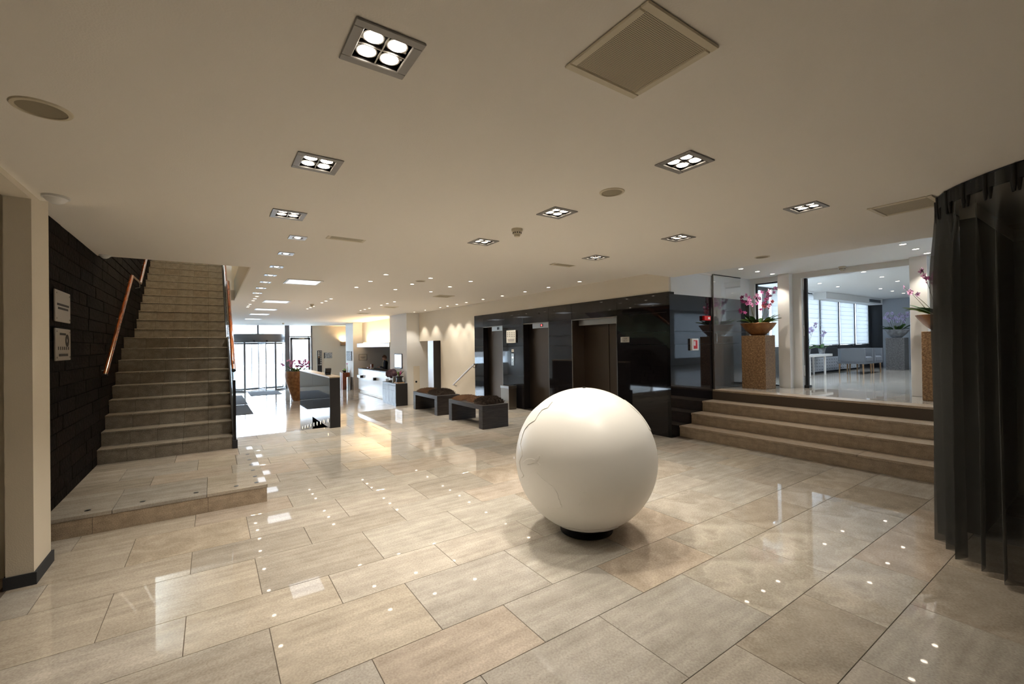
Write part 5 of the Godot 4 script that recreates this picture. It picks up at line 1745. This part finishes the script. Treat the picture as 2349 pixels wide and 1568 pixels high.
func build_revolving_door() -> void:
	var t := thing("revolving_door", "glass revolving door under a round steel canopy at the entrance", "revolving door", V(2.03, YL, -26.5))
	var g: Material = M.facade_grey
	var r := 1.24
	part("canopy", MB.new().lathe([Vector2(0.0, 2.47), Vector2(r, 2.47), Vector2(r, 2.905), Vector2(0.0, 2.905)], 64).mesh(), M.facade_grey, t)
	for s in [-1.0, 1.0]:
		var a = PI / 2 - s * 0.58
		var p := V(cos(a) * r, 0, sin(a) * r)
		part("post", MB.new().tube([p, p + V(0, 2.47, 0)], 0.045, 0.045, 8).mesh(), g, t)
		var sn := MB.new()
		sn.xf = Transform3D(Basis(Vector3.RIGHT, PI / 2), V(s * 0.28, 2.53, sqrt(r * r - 0.08)))
		sn.lathe([Vector2(0.05, 0.0), Vector2(0.04, 0.04), Vector2(0.0, 0.05)], 16)
		part("sensor", sn.mesh(), M.black_plastic, t)
	for s in 2:
		var a0: float = [-0.7, PI - 0.99][s]
		var a1: float = [0.99, PI + 0.7][s]
		var w := MB.new()
		arc_wall(w, r - 0.012, r, 0.08, 2.47, a0, a1, 24)
		part("drum_glass", w.mesh(), M.door_glass, t)
		var k := MB.new()
		arc_wall(k, r - 0.03, r + 0.02, 0.0, 0.08, a0, a1, 24)
		part("drum_base", k.mesh(), g, t)
	part("spindle", MB.new().tube([V(0, 0, 0), V(0, 2.47, 0)], 0.022, 0.022, 10).mesh(), M.dark_metal, t)
	for k in 4:
		var wing := MB.new()
		var turn := Basis(Vector3.UP, 0.2 + k * PI / 2)
		wing.xf = Transform3D(turn, Vector3.ZERO)
		wing.box(V(0.03, 0.02, -0.02), V(r - 0.04, 0.12, 0.02))
		wing.box(V(0.03, 2.38, -0.02), V(r - 0.04, 2.46, 0.02))
		wing.box(V(r - 0.08, 0.12, -0.02), V(r - 0.04, 2.38, 0.02))
		var o := part("wing_frame", wing.mesh(), g, t)
		var pn := MB.new()
		pn.xf = wing.xf
		pn.box(V(0.03, 0.12, -0.004), V(r - 0.08, 2.38, 0.004))
		part("wing_pane", pn.mesh(), M.door_glass, o)
		var bar := MB.new()
		bar.xf = wing.xf
		bar.tube([V(0.3, 1.05, 0.06), V(r - 0.2, 1.05, 0.06)], 0.015, 0.015, 8)
		part("push_bar", bar.mesh(), M.steel, o)

# ---------------------------------------------------------------- orchids
func flower_mesh(r: float, petal: String) -> ArrayMesh:
	var key := "flower_%s_%d" % [petal, int(r * 1000)]
	if cache.has(key):
		return cache[key]
	var b := MB.new()
	# five petals: two broad ones sideways, three narrower; the flower faces +z
	for k in 5:
		var a := PI / 2 + TAU * k / 5
		var wide := 0.62 if k == 1 or k == 4 else 0.4
		var u := V(cos(a), sin(a), 0)
		var w := V(-sin(a), cos(a), 0)
		var rim := []
		for i in 9:
			var f := i / 8.0
			var ww := sin(PI * pow(f, 0.8)) * wide * r * 0.62
			rim.append([u * r * f + V(0, 0, r * 0.22 * f * f), ww])
		for i in 8:
			var p0: Vector3 = rim[i][0]
			var p1: Vector3 = rim[i + 1][0]
			var q0: float = rim[i][1]
			var q1: float = rim[i + 1][1]
			b.quad(p0, p0 + w * q0 * 0.999 + V(0, 0, q0 * 0.25), p1 + w * q1 + V(0, 0, q1 * 0.25), p1)
			b.fix(Vector3.BACK)
			b.quad(p0 - w * q0 * 0.999 + V(0, 0, q0 * 0.25), p0, p1, p1 - w * q1 + V(0, 0, q1 * 0.25))
			b.fix(Vector3.BACK)
	var m := b.mesh()
	m.surface_set_material(0, M[petal])
	var c := MB.new()
	c.xf = Transform3D(Basis(Vector3.RIGHT, PI / 2 - 0.5), V(0, -r * 0.05, r * 0.06))
	c.lathe([Vector2(r * 0.1, 0.0), Vector2(r * 0.17, r * 0.16), Vector2(r * 0.09, r * 0.34), Vector2(0.0, r * 0.36)], 8)
	var arr := []
	arr.resize(Mesh.ARRAY_MAX)
	arr[Mesh.ARRAY_VERTEX] = c.v
	arr[Mesh.ARRAY_NORMAL] = c.n
	arr[Mesh.ARRAY_TEX_UV] = c.t
	arr[Mesh.ARRAY_INDEX] = c.ix
	m.add_surface_from_arrays(Mesh.PRIMITIVE_TRIANGLES, arr)
	m.surface_set_material(1, M.petal_core)
	cache[key] = m
	return m

# a strap leaf that leaves the origin along +x, rising by lift and drooping
func leaf_mesh(length: float, width: float, droop: float, lift: float) -> ArrayMesh:
	var b := MB.new()
	var n := 10
	var first := 0
	var row := []
	for i in n + 1:
		var f := float(i) / n
		var ww := width * pow(sin(PI * clampf(0.06 + f * 0.92, 0, 1)), 0.6) * 0.5
		var ang := lift - (lift + droop * 3.0) * f * f * 0.5
		var p := V(length * (f * cos(lift * 0.7)), length * (f * sin(lift) - droop * 2.0 * f * f), 0)
		row.append([p, ww, ang])
	for i in n:
		for s in [-1.0, 1.0]:
			var p0: Vector3 = row[i][0]
			var p1: Vector3 = row[i + 1][0]
			var e0 := p0 + V(0, row[i][1] * 0.35, s * row[i][1])
			var e1 := p1 + V(0, row[i + 1][1] * 0.35, s * row[i + 1][1])
			b.quad(p0, e0, e1, p1)
			b.fix(Vector3.UP)
			# underside, a hair lower, closes the blade
			var d := V(0, -0.0015, 0)
			b.quad(p0 + d, e0 + d, e1 + d, p1 + d)
			b.fix(Vector3.DOWN)
	return b.mesh()

func orchid_stem(t: Node, base: Vector3, tip: Vector3, count: int, petals: Array, r: float, bend := 0.06) -> void:
	var mid := base.lerp(tip, 0.55) + V(0, bend, 0)
	var pts := []
	for i in 13:
		var f := i / 12.0
		pts.append(base.lerp(mid, f).lerp(mid.lerp(tip, f), f))
	var st := part("flower_stem", MB.new().tube(pts, 0.0045, 0.0025, 6).mesh(), M.stem_green, t)
	for k in count:
		var f := 1.0 - 0.42 * k / maxf(1.0, count)
		var p: Vector3 = pts[int(f * 12)].lerp(pts[mini(12, int(f * 12) + 1)], f * 12 - int(f * 12))
		var off := V(rng.randf_range(-1, 1), rng.randf_range(-0.5, 0.5), rng.randf_range(-1, 1)) * r * 0.8
		var o := part("flower", flower_mesh(r, petals[rng.randi() % petals.size()]), null, st, p + off)
		o.rotation = V(rng.randf_range(-0.5, 0.4), rng.randf_range(-2.4, 0.6), rng.randf_range(-0.4, 0.4))
	# buds at the tip
	for k in 2:
		part("bud", MB.new().lathe([Vector2(0.0, -0.012), Vector2(0.008, -0.004), Vector2(0.008, 0.005), Vector2(0.0, 0.012)], 8).mesh(), M[petals[0]], st, tip + V(0.012 * k, 0.01 + 0.014 * k, -0.01 * k))

func orchid_leaves(t: Node, y: float, count: int, reach: float, m: Array, spread: float) -> void:
	for k in count:
		var a := TAU * k / count + rng.randf_range(-0.3, 0.3)
		var l := reach * rng.randf_range(0.75, 1.15)
		var o := part("leaf", leaf_mesh(l, 0.085 * rng.randf_range(0.8, 1.2), rng.randf_range(0.04, 0.2), rng.randf_range(0.35, 1.0)), m[k % m.size()], t, V(cos(a) * spread, y, -sin(a) * spread), a)
		o.rotation.x = rng.randf_range(-0.2, 0.2)

func bowl(at: Vector3, r: float, h: float, m: Material, label: String) -> Node3D:
	var t := thing("orchid_bowl", label, "orchid bowl", at)
	part("bowl", MB.new().lathe([Vector2(0.0, 0.0), Vector2(r * 0.36, 0.0), Vector2(r * 0.5, h * 0.16), Vector2(r * 0.72, h * 0.45), Vector2(r * 0.9, h * 0.78), Vector2(r, h), Vector2(r * 0.98, h + 0.006), Vector2(r * 0.93, h), Vector2(r * 0.8, h * 0.72)], 48).mesh(), m, t)
	part("moss_bed", MB.new().lathe([Vector2(r * 0.88, h * 0.86), Vector2(r * 0.6, h * 0.95), Vector2(r * 0.2, h * 1.04), Vector2(0.0, h * 1.05)], 32).mesh(), M.moss, t)
	return t

func build_orchids() -> void:
	rng.seed = 99
	# corner plinth; the picture plane here runs from (-x,-z) to (+x,+z)
	var side := V(0.447, 0, 0.894)
	var t := bowl(V(8.49, YP + 0.99, -4.19), 0.3, 0.225, M.bronze, "bronze bowl of pink orchids on the corner plinth")
	orchid_leaves(t, 0.22, 24, 0.26, [M.leaf_green, M.leaf_green, M.leaf_dark, M.leaf_lime], 0.12)
	for p in [[-0.31, 0.50, 0.02, 4, ["petal_magenta", "petal_coral"]], [-0.27, 0.74, 0.0, 6, ["petal_magenta", "petal_pink"]], [-0.2, 0.76, 0.05, 7, ["petal_pale", "petal_pink"]], [-0.12, 0.7, -0.03, 6, ["petal_pale", "petal_pink"]], [-0.05, 0.76, 0.06, 5, ["petal_pink", "petal_pale"]], [0.06, 0.82, 0.0, 6, ["petal_pink", "petal_magenta"]], [0.13, 0.66, 0.05, 3, ["petal_magenta"]], [0.2, 0.84, -0.04, 6, ["petal_pale", "petal_pink"]], [0.22, 0.62, 0.06, 5, ["petal_coral", "petal_pale"]], [0.05, 0.58, 0.08, 4, ["petal_coral", "petal_magenta"]], [0.26, 0.86, 0.02, 3, ["petal_magenta", "petal_pink"]]]:
		var foot = side * (p[0] * 0.35) + V(-p[2], 0.2, p[2])
		orchid_stem(t, foot, side * p[0] + V(-p[2], p[1], p[2]), p[3], p[4], 0.042)
	t = bowl(V(8.56, YP + 0.985, -1.66), 0.31, 0.235, M.bronze, "bronze bowl of magenta orchids partly behind the curtain")
	orchid_leaves(t, 0.23, 22, 0.32, [M.leaf_green, M.leaf_dark, M.leaf_green, M.leaf_lime], 0.12)
	side = V(0.19, 0, 0.98)
	for p in [[-0.22, 0.9, 0.0, 6, ["petal_pale", "petal_magenta", "petal_pink"]], [-0.14, 0.82, 0.05, 7, ["petal_pink", "petal_magenta"]], [-0.05, 0.84, -0.05, 7, ["petal_pink", "petal_magenta", "petal_pale"]], [0.02, 0.86, 0.0, 5, ["petal_magenta", "petal_pale"]], [-0.42, 0.66, 0.0, 3, ["petal_pale", "petal_magenta"]], [-0.4, 0.58, 0.06, 2, ["petal_pale"]], [0.16, 0.72, 0.0, 7, ["petal_magenta", "petal_pink"]], [0.24, 0.66, 0.03, 6, ["petal_magenta", "petal_coral"]]]:
		var foot = side * (p[0] * 0.3) + V(-p[2], 0.21, p[2])
		orchid_stem(t, foot, side * p[0] + V(-p[2], p[1], p[2]), p[3], p[4], 0.045)
	t = bowl(V(16.4, YP + 0.925, -4.19), 0.29, 0.23, M.silver_bowl, "grey bowl of lilac orchids on the lounge plinth")
	orchid_leaves(t, 0.22, 14, 0.3, [M.leaf_dark, M.leaf_green], 0.12)
	side = V(0.25, 0, 0.97)
	for k in 12:
		var x := -0.26 + 0.52 * k / 11.0
		orchid_stem(t, side * (x * 0.4) + V(0, 0.2, 0), side * x + V(0, 0.62 + 0.1 * sin(k * 1.9), 0), 4, ["petal_lilac"], 0.045)
	# big bronze vase in the lobby
	t = thing("orchid_vase", "tall bronze tapering vase of pink orchids in the lower lobby", "vase", V(2.93, YL, -19.95))
	part("vase", MB.new().lathe([Vector2(0.0, 0.0), Vector2(0.19, 0.0), Vector2(0.21, 0.03), Vector2(0.29, 0.26), Vector2(0.37, 0.5), Vector2(0.44, 0.75), Vector2(0.48, 1.0), Vector2(0.49, 1.15), Vector2(0.485, 1.21), Vector2(0.46, 1.215), Vector2(0.44, 1.15)], 56).mesh(), M.bronze, t)
	part("moss_bed", MB.new().lathe([Vector2(0.45, 1.15), Vector2(0.2, 1.18), Vector2(0.0, 1.19)], 32).mesh(), M.moss, t)
	orchid_leaves(t, 1.18, 22, 0.34, [M.leaf_dark, M.leaf_green, M.leaf_lime], 0.2)
	for k in 16:
		var x := -0.42 + 0.86 * k / 15.0
		orchid_stem(t, V(x * 0.6, 1.15, 0.1 * sin(k * 2.3)), V(x + (0.0 if k else -0.2), 1.52 + 0.14 * sin(k * 1.7), 0.16 * sin(k * 1.1)), 6, ["petal_pink", "petal_pale", "petal_pink"], 0.055, 0.1)
	# two small orchid pots on the lounge table
	for i in 2:
		t = thing("orchid_pot", ["glass pot with a leaning two-stemmed lilac orchid on the low white table", "glass pot with a single upright lilac orchid on the low white table"][i], "potted orchid", V([12.2, 13.05][i], YP + 0.53, -4.85))
		part("pot", MB.new().lathe([Vector2(0.0, 0.0), Vector2(0.06, 0.0), Vector2(0.08, 0.14), Vector2(0.075, 0.14)], 20).mesh(), M.silver_bowl, t)
		orchid_leaves(t, 0.13, 5, 0.22, [M.leaf_green, M.leaf_dark], 0.02)
		orchid_stem(t, V(0, 0.12, 0), V(0.16 if i == 0 else 0.04, 0.66 - 0.08 * i, 0.05), 7, ["petal_lilac"], 0.05)
		if i == 0:
			orchid_stem(t, V(0, 0.12, 0), V(0.3, 0.78, 0.08), 5, ["petal_lilac"], 0.05)

# ---------------------------------------------------------------- the receptionist: one body from joints, meshed as surface nets
func net(bones: Array, cell: float, blend: float, mb: MB) -> void:
	var lo := Vector3.ONE * 99.0
	var hi := -lo
	for b in bones:
		for k in 2:
			lo = lo.min(b[k] - Vector3.ONE * (b[2 + k] + cell * 2))
			hi = hi.max(b[k] + Vector3.ONE * (b[2 + k] + cell * 2))
	var n := Vector3i(((hi - lo) / cell).ceil()) + Vector3i.ONE
	var d := PackedFloat32Array()
	d.resize(n.x * n.y * n.z)
	d.fill(1.0)
	for b in bones:
		var p0: Vector3 = b[0]
		var p1: Vector3 = b[1]
		var r0: float = b[2]
		var r1: float = b[3]
		var sq: Vector3 = b[4] if b.size() > 4 else Vector3.ONE
		var m := maxf(r0, r1) + cell * 2.5 + blend
		var a := Vector3i(((p0.min(p1) - Vector3.ONE * m - lo) / cell).floor()).clamp(Vector3i.ZERO, n - Vector3i.ONE)
		var z := Vector3i(((p0.max(p1) + Vector3.ONE * m - lo) / cell).ceil()).clamp(Vector3i.ZERO, n - Vector3i.ONE)
		var ax := (p1 - p0) / sq
		var l2 := maxf(ax.length_squared(), 1e-9)
		for k in range(a.z, z.z + 1):
			for j in range(a.y, z.y + 1):
				for i in range(a.x, z.x + 1):
					var q := (lo + V(i, j, k) * cell - p0) / sq
					var h := clampf(q.dot(ax) / l2, 0.0, 1.0)
					var e := (q - ax * h).length() - lerpf(r0, r1, h)
					var at := (k * n.y + j) * n.x + i
					var o := d[at]
					var s := clampf(0.5 + 0.5 * (o - e) / blend, 0.0, 1.0)
					d[at] = lerpf(o, e, s) - blend * s * (1.0 - s) if o < 0.9 else e
	var id := {}
	var off := [0, 1, n.x, n.x + 1, n.x * n.y, n.x * n.y + 1, n.x * n.y + n.x, n.x * n.y + n.x + 1]
	var edges := [[0, 1], [2, 3], [4, 5], [6, 7], [0, 2], [1, 3], [4, 6], [5, 7], [0, 4], [1, 5], [2, 6], [3, 7]]
	for k in n.z - 1:
		for j in n.y - 1:
			for i in n.x - 1:
				var at := (k * n.y + j) * n.x + i
				var first := d[at] < 0.0
				var mixed := false
				for c in range(1, 8):
					if (d[at + off[c]] < 0.0) != first:
						mixed = true
						break
				if not mixed:
					continue
				var sum := Vector3.ZERO
				var cnt := 0
				for e in edges:
					var v0: float = d[at + off[e[0]]]
					var v1: float = d[at + off[e[1]]]
					if (v0 < 0.0) != (v1 < 0.0):
						var f := v0 / (v0 - v1)
						sum += V(e[0] & 1, (e[0] >> 1) & 1, e[0] >> 2).lerp(V(e[1] & 1, (e[1] >> 1) & 1, e[1] >> 2), f)
						cnt += 1
				var g := V(d[at + 1] - d[at], d[at + n.x] - d[at], d[at + n.x * n.y] - d[at])
				id[at] = mb.put(lo + (V(i, j, k) + sum / cnt) * cell, g.normalized())
	for k in range(1, n.z - 1):
		for j in range(1, n.y - 1):
			for i in range(1, n.x - 1):
				var at := (k * n.y + j) * n.x + i
				for axis in 3:
					var nx: int = [1, n.x, n.x * n.y][axis]
					var s0 := d[at] < 0.0
					if s0 == (d[at + nx] < 0.0):
						continue
					var u: int = [n.x, n.x * n.y, 1][axis]
					var w: int = [n.x * n.y, 1, n.x][axis]
					var q := [id.get(at - u - w), id.get(at - w), id.get(at), id.get(at - u)]
					if q.has(null):
						continue
					if s0:
						mb.ix.append_array([q[0], q[2], q[1], q[0], q[3], q[2]])
					else:
						mb.ix.append_array([q[0], q[1], q[2], q[0], q[2], q[3]])

func build_person() -> void:
	var t := thing("person", "person in a dark jacket and cream scarf looking down at the reception desk", "person", V(7.0, YL, -21.2), "", deg_to_rad(-112.0))
	# stands facing +z, head bowed
	var b := MB.new()
	var sk := [
		[V(0, 0.95, 0), V(0, 1.12, 0.0), 0.135, 0.125, V(1.2, 1, 0.8)], [V(0, 1.12, 0), V(0, 1.36, -0.01), 0.125, 0.14, V(1.25, 1, 0.8)],
		[V(-0.12, 1.4, -0.01), V(0.12, 1.4, -0.01), 0.075, 0.075], [V(0, 1.4, 0), V(0, 1.49, 0.025), 0.052, 0.05],
		[V(-0.17, 1.38, -0.01), V(-0.23, 1.12, -0.02), 0.056, 0.045], [V(-0.23, 1.12, -0.02), V(-0.17, 1.17, 0.22), 0.043, 0.031],
		[V(0.17, 1.38, -0.01), V(0.23, 1.13, 0.0), 0.056, 0.045], [V(0.23, 1.13, 0.0), V(0.1, 1.18, 0.24), 0.043, 0.031],
		[V(-0.09, 0.95, 0), V(-0.1, 0.5, 0.02), 0.095, 0.062], [V(-0.1, 0.5, 0.02), V(-0.1, 0.09, -0.02), 0.058, 0.04], [V(-0.1, 0.06, -0.03), V(-0.11, 0.04, 0.14), 0.045, 0.035],
		[V(0.09, 0.95, 0), V(0.1, 0.5, 0.02), 0.095, 0.062], [V(0.1, 0.5, 0.02), V(0.1, 0.09, -0.02), 0.058, 0.04], [V(0.1, 0.06, -0.03), V(0.11, 0.04, 0.14), 0.045, 0.035]]
	net(sk, 0.018, 0.03, b)
	part("body", b.mesh(), M.navy_cloth, t)
	var h := MB.new()
	var hc := V(0, 1.6, 0.05)
	var tilt := Basis(Vector3.RIGHT, 0.45)
	var hp := func(x: float, y: float, z: float) -> Vector3: return hc + tilt * V(x, y, z)
	net([[hp.call(0, 0.03, -0.015), hp.call(0, 0.0, 0.005), 0.088, 0.082, V(0.88, 1.05, 1.05)], [hp.call(0, -0.03, 0.02), hp.call(0, -0.085, 0.04), 0.064, 0.036],
		[hp.call(0, 0.0, 0.09), hp.call(0, -0.03, 0.105), 0.009, 0.015], [hp.call(-0.022, -0.062, 0.082), hp.call(0.022, -0.062, 0.082), 0.008, 0.008],
		[hp.call(-0.082, 0.0, -0.01), hp.call(-0.084, -0.03, -0.005), 0.016, 0.012], [hp.call(0.082, 0.0, -0.01), hp.call(0.084, -0.03, -0.005), 0.016, 0.012],
		[hp.call(0, -0.06, -0.02), V(0, 1.45, 0.0), 0.052, 0.054]], 0.006, 0.012, h)
	part("head", h.mesh(), M.skin, t)
	var hr := MB.new()
	net([[hp.call(0, 0.055, -0.03), hp.call(0, 0.03, -0.05), 0.09, 0.086, V(0.92, 1, 1)], [hp.call(0, 0.0, -0.085), hp.call(0, -0.04, -0.09), 0.05, 0.035], [hp.call(-0.05, 0.085, 0.035), hp.call(0.06, 0.085, 0.035), 0.03, 0.03]], 0.009, 0.02, hr)
	part("hair", hr.mesh(), M.hair, t)
	for s in [-1.0, 1.0]:
		part("eye", MB.new().lathe([Vector2(0.0, -0.008), Vector2(0.008, 0.0), Vector2(0.0, 0.008)], 8, hp.call(s * 0.032, 0.004, 0.083)).mesh(), M.ink, t)
		var hd := MB.new()
		var w := V(-0.17, 1.17, 0.22) if s < 0 else V(0.1, 1.18, 0.24)
		var f := (V(0.02 * -s, -0.01, 0.1)).normalized()
		var bones := [[w, w + f * 0.07, 0.028, 0.034, V(1.1, 0.6, 1)]]
		for k in 4:
			var x := (k - 1.5) * 0.017
			var l: float = [0.06, 0.072, 0.068, 0.052][k]
			var r0 := w + f * 0.085 + V(x, 0.0, 0)
			bones.append([r0, r0 + V(x * 0.2, -0.006, l * 0.55), 0.0095, 0.009])
			bones.append([r0 + V(x * 0.2, -0.006, l * 0.55), r0 + V(x * 0.25, -0.026, l), 0.009, 0.0075])
		bones.append([w + f * 0.02 + V(-s * 0.03, 0, 0), w + f * 0.07 + V(-s * 0.06, -0.012, 0), 0.011, 0.009])
		net(bones, 0.005, 0.008, hd)
		part("hand", hd.mesh(), M.skin, t)
	var sc := MB.new()
	net([[V(-0.06, 1.47, -0.03), V(0.0, 1.45, 0.07), 0.038, 0.036], [V(0.06, 1.47, -0.03), V(0.0, 1.45, 0.07), 0.038, 0.036], [V(-0.05, 1.49, -0.06), V(0.05, 1.49, -0.06), 0.035, 0.035], [V(0.0, 1.44, 0.08), V(0.03, 1.12, 0.125), 0.034, 0.022], [V(-0.01, 1.44, 0.08), V(-0.03, 1.2, 0.125), 0.03, 0.02]], 0.01, 0.012, sc)
	part("scarf", sc.mesh(), M.cream_cloth, t)
